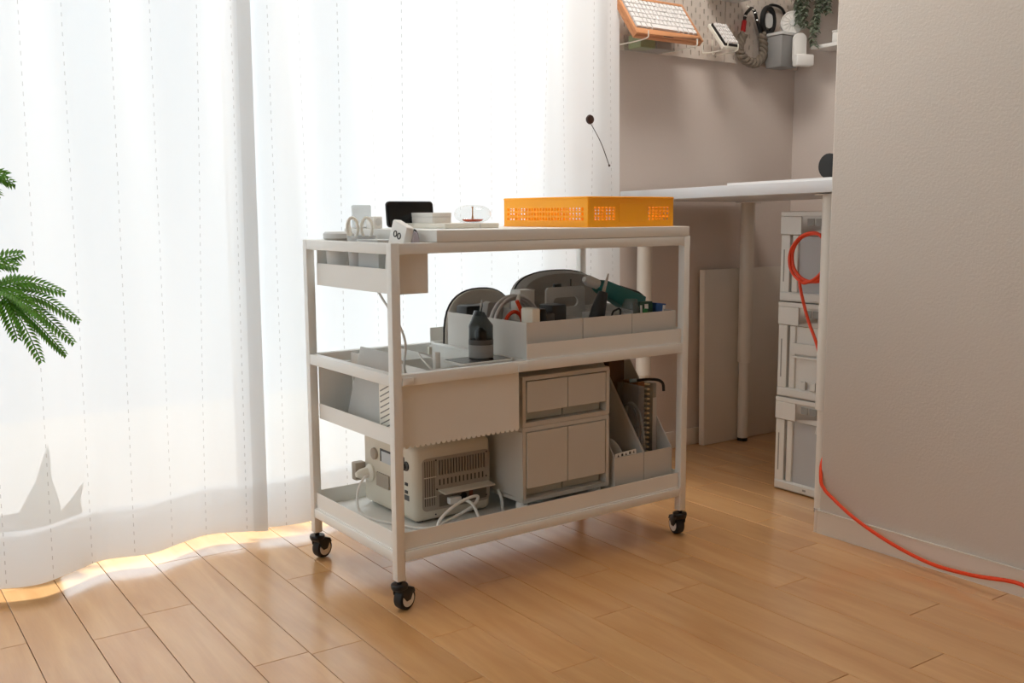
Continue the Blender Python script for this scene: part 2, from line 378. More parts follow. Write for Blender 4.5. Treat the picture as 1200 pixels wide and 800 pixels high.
# ------------------------------------------------------------------ trolley
TL, TWd = 0.852, 0.421
tr = tthing('storage_trolley', 'warm grey metal three-tier storage trolley on black casters in front of the curtain', 'trolley', 0, 0, 0)
p = 0.02
def tp(name, bev=0.0008, **k):
    return lambda mb, mt=PAINT, par=tr: mb.build(name, mt, par, bevel=bev, seg=1, **k)
for x, y in ((0, 0), (TL-p, 0), (0, TWd-p), (TL-p, TWd-p)):
    po = MB().box(x, x+p, y, y+p, 0.0675, 0.7725).build('post', PAINT, tr, bevel=0.0012)
def rails(z0, z1):
    e = 0.0003
    for y in (0, TWd-p): MB().box(p+e, TL-p-e, y+0.0004, y+p-0.0004, z0, z1).build('rail', PAINT, tr, bevel=0.0012)
    for x in (0, TL-p): MB().box(x+0.0004, x+p-0.0004, p+e, TWd-p-e, z0, z1).build('rail', PAINT, tr, bevel=0.0012)
rails(0.750, 0.772); rails(0.480, 0.504); rails(0.107, 0.128)
MB().box(0.3345, 0.3525, p+0.0004, TWd-p-0.0004, 0.482, 0.504).build('rail', PAINT, tr, bevel=0.0012)
MB().box(0.1085, TL-0.0035, 0, TWd, 0.7727, 0.797).build('tabletop', PAINT, tr, bevel=0.0012)
# corner brackets of the upper frames
for x0, x1, z0, z1, n in ((0.0206, 0.0462, 0.482, 0.497, 0), (0.3155, 0.3405, 0.482, 0.499, 0)):
    MB().box(x0, x1, -0.0028, 0.0003, z0, z1).build('bracket', PAINT, tr, bevel=0.0005)
bt = MB().box(0.021, TL-0.021, 0.006, TWd-0.006, 0.1283, 0.1313)
bt.box(0.0225, TL-0.0225, 0.0060, 0.0075, 0.1283, 0.1685).box(0.0225, TL-0.0225, TWd-0.0075, TWd-0.0060, 0.1283, 0.1685)
bt.box(0.0060, 0.0075, 0.0225, TWd-0.0225, 0.1283, 0.1685).box(TL-0.0075, TL-0.0060, 0.0225, TWd-0.0225, 0.1283, 0.1685)
bt.box(0.0032, 0.021, 0.0225, TWd-0.0225, 0.1283, 0.1313).box(TL-0.021, TL-0.0032, 0.0225, TWd-0.0225, 0.1283, 0.1313).box(0.0225, TL-0.0225, 0.0032, 0.006, 0.1283, 0.1313).box(0.0225, TL-0.0225, TWd-0.006, TWd-0.0032, 0.1283, 0.1313)
bt.build('bottom_tray', PAINT, tr, smooth=0)
mt_ = MB().box(0.343, TL-0.024, 0.0212, TWd-0.0212, 0.4845, 0.4875)
mt_.box(0.3435, TL-0.0225, 0.0055, 0.0070, 0.5045, 0.5405).box(0.3435, TL-0.0225, TWd-0.0032, TWd-0.0012, 0.5045, 0.5405).box(TL-0.0032, TL-0.0012, 0.0225, TWd-0.0225, 0.5045, 0.5405)
mt_.box(0.3435, TL-0.0225, 0.0032, 0.0212, 0.5045, 0.5062).box(0.3435, TL-0.0225, TWd-0.0212, TWd-0.0032, 0.5045, 0.5062)
mt_.box(0.3435, TL-0.0225, 0.0212, 0.0228, 0.4875, 0.5062).box(0.3435, TL-0.0225, TWd-0.0228, TWd-0.0212, 0.4875, 0.5062)
mt_.build('middle_tray', PAINT, tr, smooth=0)
def caster(x, y, ang, sg=1):
    M = TR(x+0.01, y+0.01, 0) @ RZ(ang-TA-PI/2) @ Matrix.Scale(sg, 4, (1, 0, 0))        # local y = wheel axle
    ox, R = 0.015, 0.0245
    b = MB(); b.lathe([(0.009, 0.060), (0.0175, 0.060), (0.0185, 0.057), (0.0175, 0.050), (0.010, 0.048)], 20, M)
    b.cyl(M @ Vector((0, 0, 0.058)), M @ Vector((0, 0, 0.0674)), 0.0055, 10)
    for s in (-1, 1):
        pts = [(-0.006, 0.052), (0.013, 0.053), (ox+0.014, 0.040), (ox+0.004, R-0.002), (ox-0.008, R-0.003), (-0.004, 0.034)]
        b.prism(pts, s*0.0140-0.0009, s*0.0140+0.0009, 'y', M)
    b.prism([(-0.010, 0.050), (0.014, 0.0525), (0.030, 0.047), (0.034, 0.037), (0.030, 0.036), (0.024, 0.043), (-0.006, 0.042)], -0.0148, 0.0148, 'y', M)
    f_ = b.build('caster', BLACK, tr, bevel=0.001)
    W = M @ TR(ox, 0, R) @ RX(PI/2)
    MB().lathe([(0.012, -0.0110), (0.020, -0.0116), (0.0235, -0.0095), (R, -0.004), (R, 0.004), (0.0235, 0.0095), (0.020, 0.0116), (0.012, 0.0110)], 28, W).build('wheel', RUBBER, f_)
    for s in (-1, 1): MB().lathe([(0.0175, s*0.0113), (0.017, s*0.0121), (0.006, s*0.0125), (0.0, s*0.0125)], 24, W).build('hub', WHITE, f_)
caster(0, 0, YAW-PI/2-0.62, -1); caster(0, TWd-p, YAW-PI/2-0.62, -1); caster(TL-p, 0, YAW+PI/2+0.36); caster(TL-p, TWd-p, YAW+PI/2+0.9)

# hanging bins
hb = MB().tray(0.021, 0.0985, 0.0212, 0.392, 0.667, 0.7485, 0.0012, {'x0': 0.718})
hb.box(0.0215, 0.0985, 0.0205, 0.0212, 0.667, 0.7490)
tput(MB().add([(x-0.06, y-0.2, z-0.667) for x, y, z in hb.v], hb.f).build('hanging_bin', PAINT, smooth=0), 0.06, 0.2, 0.667)
tag(bpy.data.objects['hanging_bin'], 'narrow grey metal bin hung under the left end of the trolley top', 'bin')
db = MB(); x0, x1, y0, y1, z0, z1 = 0.0215, 0.332, 0.0208, 0.400, 0.349, 0.4795
db.box(x0, x1, y0+0.001, y1, z0, z0+0.0015).box(x1-0.0015, x1, y0+0.001, y1, z0+0.0015, z1).box(x0, x1-0.0015, y1-0.0015, y1, z0+0.0015, z1).box(x0, x0+0.0015, y0+0.001, y1-0.0015, z0+0.0015, 0.384)
db.box(x0-0.0008, x0+0.0, y0+0.001, y1, z0-0.001, 0.3845)
n = 24; w = (x1-x0)/n; poly = [(x1, z1), (x0, z1)]
for i in range(n):
    a = x0+i*w; poly += [(a, z0), (a+0.25*w, z0-0.0055), (a+0.75*w, z0-0.0055)]
poly.append((x1, z0))
db.prism(poly, y0-0.0008, y0+0.001, 'y')
tput(MB().add([(x-0.17, y-0.2, z-0.349) for x, y, z in db.v], db.f).build('deep_bin', PAINT, smooth=0), 0.17, 0.2, 0.349)
tag(bpy.data.objects['deep_bin'], 'deep grey metal bin with a scalloped lower edge under the middle tier', 'bin')

# ------------------------------------------------------------------ desk in the alcove (its adjustable legs leave the top slightly off level)
DZL, DZR = 0.9005, 0.9145      # top at the back wall / at the near end
Y0d, Y1d, X0d, X1d = 1.15, 2.478, 2.163, 2.775
sl = (DZL-DZR)/(2.48-1.645)
dk = thing('desk', 'white desk with round adjustable legs in the alcove behind the partition', 'desk', ((X0d+X1d)/2, (Y0d+Y1d)/2, 0))
def dz(y): return DZR + sl*(y-1.645)
cx_, cy_ = (X0d+X1d)/2, (Y0d+Y1d)/2
T = 0.0325
dt = MB(); V = [(x-cx_, y-cy_, dz(y)-T*k) for k in (1, 0) for y in (Y0d, Y1d) for x in (X0d, X1d)]
dt.add(V, [(0, 2, 3, 1), (4, 5, 7, 6), (0, 1, 5, 4), (2, 6, 7, 3), (0, 4, 6, 2), (1, 3, 7, 5)])
DESK = mat('desk_white', '#d3d4d6', 0.35)
dt.build('desk_top', DESK, dk, bevel=0.002)
LEG = mat('leg_white', '#dcd6cc', 0.4)
for x, y in ((2.232, 2.43), (2.726, 2.43), (2.232, 1.697), (2.726, 1.50)):
    zt = dz(y)-T; lg = MB().lathe([(0.021, 0.29), (0.025, 0.292), (0.025, zt-0.004)], 20, TR(x-cx_, y-cy_, 0)).lathe([(0.019, 0.012), (0.019, 0.292)], 20, TR(x-cx_, y-cy_, 0)).build('leg', LEG, dk)
    MB().lathe([(0.016, 0.0), (0.019, 0.001), (0.019, 0.0118)], 20, TR(x-cx_, y-cy_, 0)).build('foot', BLACK, lg)
    MB().lathe([(0.045, zt-0.006), (0.045, zt-0.0035), (0.028, zt-0.0035)], 20, TR(x-cx_, y-cy_, 0)).build('mounting_plate', LEG, lg)
ds = MB(); a = onp(876, 215.5, 0, 2.20); 
ya = 2.03
ds.add([(x-2.38, y-1.8, dz(y)+k-dz(1.8)) for k in (0.0006, 0.007) for y in (1.60, ya) for x in (2.185, 2.58)], [(0, 2, 3, 1), (4, 5, 7, 6), (0, 1, 5, 4), (2, 6, 7, 3), (0, 4, 6, 2), (1, 3, 7, 5)])
dso = ds.build('desk_mat', mat('mat_white', '#e3e2e0', 0.5), loc=(2.38, 1.8, dz(1.8)))
tag(dso, 'thin white desk mat lying on the desk top', 'desk mat')
sp = thing('round_speaker', 'small black round speaker on the desk, half hidden by the partition edge', 'speaker', (2.40, 1.81, dz(1.8)+0.0075), 0)
MB().lathe([(0.0, 0.0), (0.022, 0.0), (0.03, 0.006), (0.038, 0.02), (0.041, 0.04), (0.037, 0.06), (0.025, 0.075), (0.0, 0.08)], 24).build('body', BLACK, sp)
MB().lathe([(0.034, 0.0), (0.036, 0.004), (0.030, 0.006), (0.0, 0.006)], 24, TR(0, 0, 0.04) @ RY(-PI/2) @ TR(0, 0, 0.036)).build('grille', BLACK, sp)

# white board leaning on the back wall
bo = thing('leaning_board', 'large white panel leaning on the back wall under the desk', 'panel', (2.77, 2.462, 0), 0)
MB().box(-0.22, 0.222, -0.011, 0.011, 0.001, 0.63, RX(-0.02)).build('panel', TILEWHITE, bo, bevel=0.001)
MB().box(-0.2235, -0.2202, -0.0115, 0.0115, 0.001, 0.63, RX(-0.02)).build('edge_band', mat('edge_white', '#e9e4dc', 0.4), bo)

# ------------------------------------------------------------------ folding crates (stack of three)
CR = mat('crate_grey', '#d6d5cf', 0.45); CRS = mat('crate_shadow_grey', '#8d8c86', 0.5); CRP = clear_mat('crate_clear_panel', (0.75, 0.77, 0.78), 0.55, 0.35)
def crate(z, h, label, seed):
    # local: face at x = 0 looking to -x, y from -0.53 to 0
    c = thing('folding_crate', label, 'crate', (2.322, 1.675, z), 0, 'stacked folding crates under the desk')
    D, Y0, Y1 = 0.36, -0.265, 0.265
    rim = MB()
    for (a, b, e, f_) in ((0, D, Y0, Y0+0.012), (0, D, Y1-0.012, Y1), (D-0.012, D, Y0+0.012, Y1-0.012)): rim.box(a, b, e, f_, h-0.068, h)
    # front rim with arched handle cut-out and catch windows
    A = [(Y1-0.012, h), (Y1-0.012, h-0.068)]
    arch = [(0.11*math.cos(t)*1.0, h-0.068+0.026*math.sin(t)) for t in [PI*k/14 for k in range(15)]]
    poly = [(Y0+0.012, h), (Y0+0.012, h-0.068)] + [(y, zz) for y, zz in reversed(arch)] + [(Y1-0.012, h-0.068), (Y1-0.012, h)]
    rim.prism(poly, 0, 0.012, 'x')
    rim.box(-0.004, 0, Y0, Y1, h-0.013, h).box(-0.004, 0, Y1-0.075, Y1, h-0.066, h-0.0135).box(-0.004, 0, Y0, Y0+0.075, h-0.066, h-0.0135)
    rim.build('rim', CR, c, bevel=0.0012, seg=1)
    for y in (0.160, 0.130, 0.098, -0.098, -0.130, -0.160): MB().box(-0.0012, -0.0002, y-0.012, y+0.012, h-0.040, h-0.020).build('catch_window', CRS, c)
    base = MB().box(0.0, D, Y0, Y1, 0.003, 0.030).box(-0.004, 0, Y0+0.015, Y1-0.004, 0.007, 0.028).build('base', CR, c, bevel=0.0015, seg=1)
    for s in (1, -1):
        yy = Y1-0.016 if s > 0 else Y0+0.016
        MB().box(0.001, 0.014, yy-0.016, yy+0.016, 0.030, h-0.068).build('corner_post', CR, c, bevel=0.001, seg=1)
        MB().box(0.003, 0.013, yy-s*0.034-0.011, yy-s*0.034+0.011, 0.030, h-0.068).build('corner_post', CR, c, bevel=0.002, seg=1)
        MB().box(0.0005, 0.001, yy+s*0.004-0.002, yy+s*0.004+0.002, 0.06, h-0.11).build('slot', CRS, c)
    MB().box(0.008, 0.011, Y0+0.05, Y1-0.05, 0.030, h-0.070).build('front_panel', CRP if seed != 1 else CR, c)
    MB().box(D-0.012, D-0.004, Y0+0.012, Y1-0.012, 0.030, h-0.068).build('side_panel', CR, c)
    for ya_, yb_ in ((Y0, Y0+0.008), (Y1-0.008, Y1)): MB().box(0.02, D-0.012, ya_, yb_, 0.030, h-0.068).build('side_panel', CR, c)
    hr = MB().tube(spline([(0.006, -0.12, h-0.072), (0.006, -0.10, h-0.098), (0.006, 0.10, h-0.098), (0.006, 0.12, h-0.072)], 5), 0.003, 6).build('handle', CR, c)
    if seed == 1:
        b = MB().box(-0.001, 0.007, Y0+0.05, Y1-0.052, h-0.15, h-0.118).box(-0.001, 0.007, Y0+0.05, Y1-0.052, h-0.162, h-0.156)
        b.build('hinge_bar', CR, c, bevel=0.001, seg=1)
        for y in (0.17, 0.135): MB().box(-0.001, 0.007, y-0.009, y+0.009, 0.032, 0.055).build('hinge_clip', CR, c, bevel=0.001, seg=1); MB().box(-0.0015, -0.0005, y-0.011, y-0.0095, 0.031, 0.058).build('slot', CRS, c)
    if seed == 0:
        for i, y in enumerate((0.15, 0.10, 0.04, 0.0)): MB().box(-0.0045, -0.0040, y-0.006, y+0.006, 0.014, 0.020).build('slot', CRS, c)
    return c
crate(0.0, 0.284, 'bottom grey folding crate of the stack, standing on the floor', 0)
crate(0.284, 0.284, 'middle grey folding crate of the stack, with hinged side bars', 1)
crate(0.568, 0.264, 'top grey folding crate of the stack, behind the orange cord coil', 2)

# orange extension cord: coil hung at the desk leg, then down, round the partition end and over the floor
cordp = []
cx0 = onp(953, 302, 0, 2.285); 
for k in range(54):
    t = 2*PI*k/22; r = 0.072 + 0.006*math.sin(k*0.6)
    cordp.append((2.285 - 0.004*(k/22), cx0.y + r*math.cos(t+2.5)*0.92 + 0.008*(k//22), cx0.z + r*1.02*math.sin(t+2.5)))
cordp = cordp[::2]
def pt(px, py, x): v = onp(px, py, 0, x); return (v.x, v.y, v.z)
cordp += [pt(937, 330, 2.272), pt(941, 352, 2.27), pt(948, 378, 2.268), pt(957, 403, 2.262), pt(965, 440, 2.255), pt(970, 490, 2.25), (2.238, 1.66, 0.29), (2.205, 1.618, 0.235)]
cordp += [(2.115, 1.606, 0.192)] + [pt(a, b, x) for a, b, x in ((962, 562, 2.074), (966, 573, 2.068), (975, 583, 2.066), (1000, 606, 2.064), (1040, 634, 2.06), (1090, 660, 2.052), (1140, 674, 2.04))]
cordp += [pt(1198, 685, 2.035), (2.02, 0.98, 0.012), (1.98, 0.84, 0.0055), (1.90, 0.70, 0.0055), (1.78, 0.58, 0.0055)]
co = MB().tube(spline(cordp, 5), 0.0046, 8).build('extension_cord', CORD)
tag(co, 'orange extension cord coiled on the crates and trailing along the partition onto the floor', 'cord')
# ------------------------------------------------------------------ things on the trolley top
CREAM = mat('cream_plastic', '#e4e0d4', 0.4)
bk = tthing('plastic_basket', 'shallow orange-yellow plastic basket with perforated sides on the trolley top', 'basket', 0.70, 0.20, 0.7972)
A0 = LP(687, 265, 2, 0.798); 
bx0, bx1, by0, by1, bh = -0.153, 0.128, -0.165, 0.175, 0.070       # local extents about the root
def perfwall(mb, u0, u1, z0, z1, fixed, th, axis, holes):
    # wall in the u-z plane with a grid of real rectangular holes: list of (ua, ub, za, zb) on a common lattice
    us = sorted({u0, u1} | {h[0] for h in holes} | {h[1] for h in holes}); zs = sorted({z0, z1} | {h[2] for h in holes} | {h[3] for h in holes})
    hs = {(round(h[0], 5), round(h[2], 5)) for h in holes}
    def P(u, z, d): return (u, fixed+d, z) if axis == 'y' else (fixed+d, u, z)
    nu, nz = len(us), len(zs); V = [P(u, z, d) for d in (0, th) for u in us for z in zs]; Fc = []
    idx = lambda d, i, j: d*nu*nz + i*nz + j
    full = [[(round(us[i], 5), round(zs[j], 5)) not in hs for j in range(nz-1)] for i in range(nu-1)]
    for i in range(nu-1):
        for j in range(nz-1):
            if full[i][j]:
                for d in (0, 1): Fc.append((idx(d, i, j), idx(d, i+1, j), idx(d, i+1, j+1), idx(d, i, j+1)))
            for (di, dj, e) in ((-1, 0, ((i, j), (i, j+1))), (1, 0, ((i+1, j), (i+1, j+1))), (0, -1, ((i, j), (i+1, j))), (0, 1, ((i, j+1), (i+1, j+1)))):
                ii, jj = i+di, j+dj
                nb = full[ii][jj] if 0 <= ii < nu-1 and 0 <= jj < nz-1 else False
                if full[i][j] and not nb: Fc.append((idx(0, *e[0]), idx(0, *e[1]), idx(1, *e[1]), idx(1, *e[0])))
    mb.add(V, Fc)
def grid(ua, ub, n, za, zb, m, fu=0.6, fz=0.6):
    du, dzz = (ub-ua)/n, (zb-za)/m; return [(ua+du*i, ua+du*(i+fu), za+dzz*j, za+dzz*(j+fz)) for i in range(n) for j in range(m)]
b = MB()
perfwall(b, by0+0.002, by1-0.002, 0.002, bh, bx0, 0.002, 'x', grid(by0+0.018, by1-0.012, 27, 0.016, 0.051, 3))
perfwall(b, by0+0.002, by1-0.002, 0.002, bh, bx1-0.002, 0.002, 'x', grid(by0+0.018, by1-0.012, 27, 0.016, 0.051, 3))
hl = grid(bx0+0.018, bx0+0.088, 6, 0.016, 0.051, 5, 0.62, 0.62) + grid(bx1-0.088, bx1-0.014, 6, 0.016, 0.051, 5, 0.62, 0.62)
for y in (by0, by1-0.002): perfwall(b, bx0+0.002, bx1-0.002, 0.002, bh, y, 0.002, 'y', hl)
b.box(bx0, bx1, by0, by1, 0, 0.002)
b.build('basket_body', ORANGE, bk, smooth=0)
for nm, q in (('rim', bh),):
    r_ = MB().tube([(x, y, q) for x, y in rrect(bx1-bx0, by1-by0, 0.006, 4, (bx0+bx1)/2, (by0+by1)/2)], 0.0026, 6, closed=True).build('rim', ORANGE, bk)
fx0, fx1 = bx0+0.096, bx1-0.098
MB().box(fx0, fx1, by0-0.0012, by0-0.0002, 0.012, 0.056).build('label_plate', ORANGE, bk, bevel=0.0004, seg=1)
for z in (0.012, 0.056): pass

ph = tthing('smartphone', 'black phone standing upright on the trolley top behind the small boxes', 'phone', 0.247, 0.345, 0.7972, 0.02)
MB().prism(rrect(0.130, 0.062, 0.009), -0.004, 0.004, 'y', TR(0, 0, 0.0325) @ RX(-0.10)).build('body', BLACK, ph, bevel=0.0008)
MB().prism(rrect(0.124, 0.057, 0.007), -0.0046, -0.0042, 'y', TR(0, 0, 0.0325) @ RX(-0.10)).build('screen', mat('screen_black', '#060606', 0.08), ph)
MB().prism([(0.0, 0.0), (0.05, 0.0), (0.012, 0.045), (0.006, 0.045)], -0.02, 0.02, 'x').build('stand', DGREY, ph)

flat = tthing('adapter_slab', 'flat white adapter slab on the trolley top holding the small white box', 'adapter', 0.305, 0.26, 0.7972)
MB().box(-0.075, 0.075, -0.10, 0.10, 0, 0.0115).build('slab_body', CREAM, flat, bevel=0.002)
MB().box(0.02, 0.022, -0.1003, -0.0998, 0.001, 0.010).build('groove', LGREY, flat)
wbx = tthing('small_box', 'small white rectangular box lying on the flat adapter slab', 'box', 0.272, 0.300, 0.7092)
wbx.location = TW(0.275, 0.300, 0.8090)
MB().box(-0.026, 0.026, -0.055, 0.055, 0, 0.014).build('box_base', WHITE, wbx, bevel=0.001)
MB().box(-0.0265, 0.0265, -0.0555, 0.0555, 0.0142, 0.0245).build('lid', WHITE, wbx, bevel=0.001)
gd = tthing('glass_dome', 'clear glass oval with orange liquid at its base on the trolley top', 'ornament', 0.335, 0.205, 0.8088)
prof = [(0.0, 0.0)] + [(0.044*math.sin(t)**0.75, 0.021-0.021*math.cos(t)) for t in [PI*k/16 for k in range(1, 16)]] + [(0.0, 0.042)]
MB().lathe(prof, 32).build('glass_shell', CLEARGLASS, gd)
MB().lathe([(0.0, 0.003), (0.016, 0.003), (0.022, 0.005), (0.026, 0.009), (0.0, 0.009)], 28, TR(0.0, 0, 0)).build('orange_liquid', mat('orange_liquid', '#d8542c', 0.2), gd)
MB().lathe([(0.003, 0.0095), (0.0015, 0.02), (0.0015, 0.034), (0.003, 0.0385)], 12).build('stem', mat('brass_glass', '#b98a4a', 0.2), gd)
ch = tthing('wall_charger', 'small white cube charger beside the phone on the trolley top', 'charger', 0.150, 0.345, 0.7972, 0.2)
MB().box(-0.014, 0.014, -0.014, 0.014, 0, 0.028).build('cube', WHITE, ch, bevel=0.003)
MB().lathe([(0.009, 0), (0.009, 0.001), (0.006, 0.0012), (0.0, 0.0012)], 20, TR(0, -0.0142, 0.015) @ RX(PI/2)).build('dial', LGREY, ch)
wp = tthing('stand_panel', 'white upright panel standing behind the cube charger on the trolley top', 'stand', 0.137, 0.385, 0.7972, 0.05)
MB().prism(rrect(0.05, 0.055, 0.004), -0.003, 0.003, 'y', TR(0, 0, 0.0275)).build('panel', FROST, wp)
MB().box(-0.02, 0.02, -0.003, 0.022, 0, 0.003).build('foot', WHITE, wp)

# ------------------------------------------------------------------ things in the hanging end bin (floor 0.669)
hz = 0.6684
gl = tthing('lidded_tub', 'grey tub with a wide lid standing at the back of the end bin', 'tub', 0.058, 0.348, hz)
MB().lathe([(0.024, 0), (0.026, 0.002), (0.031, 0.104), (0.0, 0.104)], 28).build('tub_body', LGREY, gl)
MB().lathe([(0.0325, 0.1045), (0.0355, 0.108), (0.0355, 0.118), (0.031, 0.1225), (0.0, 0.1225)], 28).build('lid', LGREY, gl)
PINK = mat('pale_pink', '#e3c3b4', 0.6)
cup = tthing('clear_cup', 'frosted clear cup holding scissors and pens in the end bin', 'cup', 0.062, 0.243, hz)
MB().lathe([(0.0, 0.0), (0.024, 0), (0.026, 0.001), (0.032, 0.112), (0.034, 0.113), (0.034, 0.1145), (0.031, 0.1145), (0.0245, 0.002), (0.0, 0.002)], 28).build('cup_wall', FROST, cup)
MB().lathe([(0.019, 0.003), (0.024, 0.09), (0.022, 0.09), (0.017, 0.005)], 20).build('liner', PINK, cup)
sc_ = tthing('scissors', 'scissors with white loop handles standing in the frosted cup', 'scissors', 0.060, 0.247, hz+0.0035, YAW-TA)
for s in (-1, 1):
    lo = [(0.0, s*0.016+0.0135*math.cos(t)*0.9, 0.128+0.023*math.sin(t)) for t in [2*PI*k/20 for k in range(20)]]
    MB().tube(lo, 0.0034, 8, closed=True).build('handle', CREAM, sc_)
    MB().prism([(-s*0.001, 0.0), (s*0.006, 0.106), (-s*0.004, 0.106)], -0.0009+s*0.001, 0.0009+s*0.001, 'x').build('blade', CHROME, sc_)
br = tthing('white_pen', 'white pen leaning out of the cup behind the scissors', 'pen', 0.056, 0.262, hz+0.004)
MB().tube([(0.002, -0.012, 0), (-0.003, 0.024, 0.135), (-0.003, 0.026, 0.145)], 0.0035, 10, radii=[0.0035, 0.004, 0.0045]).build('barrel', CREAM, br)
cs = tthing('clear_case', 'clear lidded plastic case in the middle of the end bin', 'case', 0.060, 0.156, hz)
cb = MB().tray(-0.028, 0.028, -0.045, 0.045, 0, 0.098, 0.0015); cb.build('case_body', FROST, cs)
MB().box(-0.031, 0.031, -0.048, 0.048, 0.0985, 0.108).build('lid', FROST, cs, bevel=0.002)
MB().box(-0.020, 0.020, -0.035, 0.012, 0.003, 0.05, RX(0.12)).build('contents', mat('pale_green', '#c5cbb4', 0.6), cs)
rm = tthing('remote_control', 'white remote with two dark ring buttons leaning in the end bin', 'remote control', 0.052, 0.098, hz)
Mr = TR(0, 0, 0.011) @ RY(0.10) @ RX(0.28)
MB().prism(rrect(0.062, 0.138, 0.006), -0.009, 0.009, 'x', Mr @ TR(0, 0, 0.069)).build('body', WHITE, rm, bevel=0.002)
for s in (-1, 1): MB().tube([(-0.0098, s*0.0085+0.006*math.cos(t), 0.112+0.006*math.sin(t)) for t in [2*PI*k/18 for k in range(18)]], 0.0013, 6, closed=True, M=Mr).build('ring_button', DGREY, rm)
tissue = tput(MB().box(-0.022, 0.022, -0.013, 0.013, 0, 0.074).build('white_packet', WHITE, bevel=0.004), 0.060, 0.036, hz)
tag(tissue, 'small white packet standing at the near end of the end bin', 'packet')
pc = tthing('coin_pouch', 'small lavender pouch with a black frame edge at the near end of the end bin', 'pouch', 0.0905, 0.060, hz, 0.25)
arc = [(0.0125*math.cos(t)*-1, 0.0, 0.095+0.034*math.sin(t)) for t in [PI*k/12 for k in range(13)]]
MB().prism([(-0.016, 0.0), (0.016, 0.0)] + [(-a[0]*0.9, a[2]-0.003) for a in arc], -0.005, 0.005, 'y').build('pouch_body', mat('lavender_cloth', '#bdb8c4', 0.8), pc, bevel=0.002)
MB().tube([(-0.016, 0, 0.03)] + arc + [(0.016, 0, 0.03)], 0.0021, 8).build('black_frame', BLACK, pc)

# thin white cable hanging from the end bin
cbp = [TW(*v) for v in ((0.040, 0.13, 0.6665), (0.038, 0.105, 0.65), (0.040, 0.07, 0.622), (0.047, 0.045, 0.59), (0.050, 0.035, 0.56), (0.055, 0.05, 0.525), (0.070, 0.075, 0.50), (0.10, 0.11, 0.475))]
tag(MB().tube(spline(cbp, 5), 0.0026, 6).build('hanging_cable', LGREY), 'thin grey cable hanging below the end bin beside the near post', 'cable')

# ------------------------------------------------------------------ deep bin (floor 0.3505): shallow insert tray, leaning laptop stand, grille box
dzf = 0.3508
it = tthing('insert_tray', 'shallow grey divided tray set into the top of the deep bin', 'tray', 0.215, 0.21, 0.352)
b = MB().tray(-0.110, 0.112, -0.165, 0.185, 0.100, 0.1490, 0.0015)
b.build('tray_body', PAINT, it, smooth=0)
for xx, yy in ((-0.105, -0.16), (0.107, -0.16), (-0.105, 0.18), (0.107, 0.18)): MB().box(xx-0.004, xx+0.004, yy-0.004, yy+0.004, 0, 0.0998).build('support', PAINT, it)
MB().box(-0.0055, -0.0040, -0.163, 0.183, 0.1017, 0.155).build('divider', PAINT, it)
MB().box(-0.108, -0.0056, -0.020, -0.0185, 0.1017, 0.150).build('divider', PAINT, it)
MB().box(-0.003, 0.005, -0.002, 0.006, 0.1017, 0.172).build('divider_post', CREAM, it)
izf = 0.352+0.1018
def coil(name, label, cat, x, y, z, R, r, turns, mt_, h=0.004, tilt=0):
    o = tthing(name, label, cat, x, y, z); pts = []
    for k in range(int(turns*18)):
        t = 2*PI*k/18; q = R*(1-0.10*math.sin(k*0.9)); pts.append((q*math.cos(t), q*math.sin(t), r+h*k/18))
    MB().tube(pts, r, 6).build('loop', mt_, o); return o
c1 = coil('white_cable', 'white charging cable bundle in the insert tray', 'cable', 0.148, 0.095, izf, 0.032, 0.0022, 4, WHITE, 0.0046)
MB().tube(spline([(0.03, 0, 0.02), (0.02, 0.03, 0.06), (-0.01, 0.035, 0.072), (-0.02, 0.0, 0.06), (-0.005, -0.03, 0.03)], 5), 0.0022, 6).build('lead', WHITE, c1)
MB().box(0.008, 0.022, -0.004, 0.008, 0.02, 0.075).build('plug', WHITE, c1, bevel=0.002)
ad = tthing('usb_adapter', 'small silver and black adapter lying beside the white cable bundle', 'adapter', 0.190, 0.062, izf)
MB().box(-0.010, 0.010, -0.007, 0.007, 0, 0.045).build('body', LGREY, ad, bevel=0.002); MB().box(-0.0075, 0.0075, -0.0078, -0.0072, 0.012, 0.035).build('port', BLACK, ad)
sw = tthing('plug_adapter', 'white two-pin plug lying in the back left compartment of the insert tray', 'plug', 0.150, 0.30, izf, 0.4)
MB().box(-0.014, 0.014, -0.014, 0.014, 0, 0.03).build('body', WHITE, sw, bevel=0.003)
for s in (-1, 1): MB().box(s*0.006-0.001, s*0.006+0.001, -0.003, 0.003, 0.03, 0.045).build('pin', CHROME, sw)
tb = tthing('tablet', 'black-glass tablet with white edges resting on the front of the insert tray', 'tablet', 0.2565, 0.071, 0.5018, 0.0)
MB().prism(rrect(0.14, 0.085, 0.010), 0, 0.006, 'z').build('body', WHITE, tb, bevel=0.001)
MB().prism(rrect(0.132, 0.077, 0.007), 0.0061, 0.0066, 'z').build('screen', mat('screen_glass', '#0b0c0d', 0.1), tb)
vc = tthing('hand_vacuum', 'small hand vacuum with smoked clear pointed head and grey base on the tablet', 'hand vacuum', 0.272, 0.082, 0.5087)
MB().lathe([(0.0, 0.0), (0.026, 0), (0.028, 0.002), (0.028, 0.030), (0.0, 0.030)], 32).build('base', mat('vac_grey', '#8b8a87', 0.45), vc)
def loft(mb, rings):
    n_ = len(rings[0]); V = [v for r in rings for v in r]
    Fc = [(i*n_+k, i*n_+(k+1) % n_, (i+1)*n_+(k+1) % n_, (i+1)*n_+k) for i in range(len(rings)-1) for k in range(n_)]
    Fc += [tuple(range(n_))[::-1], tuple(range((len(rings)-1)*n_, len(rings)*n_))]; return mb.add(V, Fc)
Q = [2*PI*k/24 for k in range(24)]
def ring(rx, ry, z, tx=0, slope=0): return [(rx*math.cos(t)+tx, ry*math.sin(t), z+slope*rx*math.cos(t)) for t in Q]
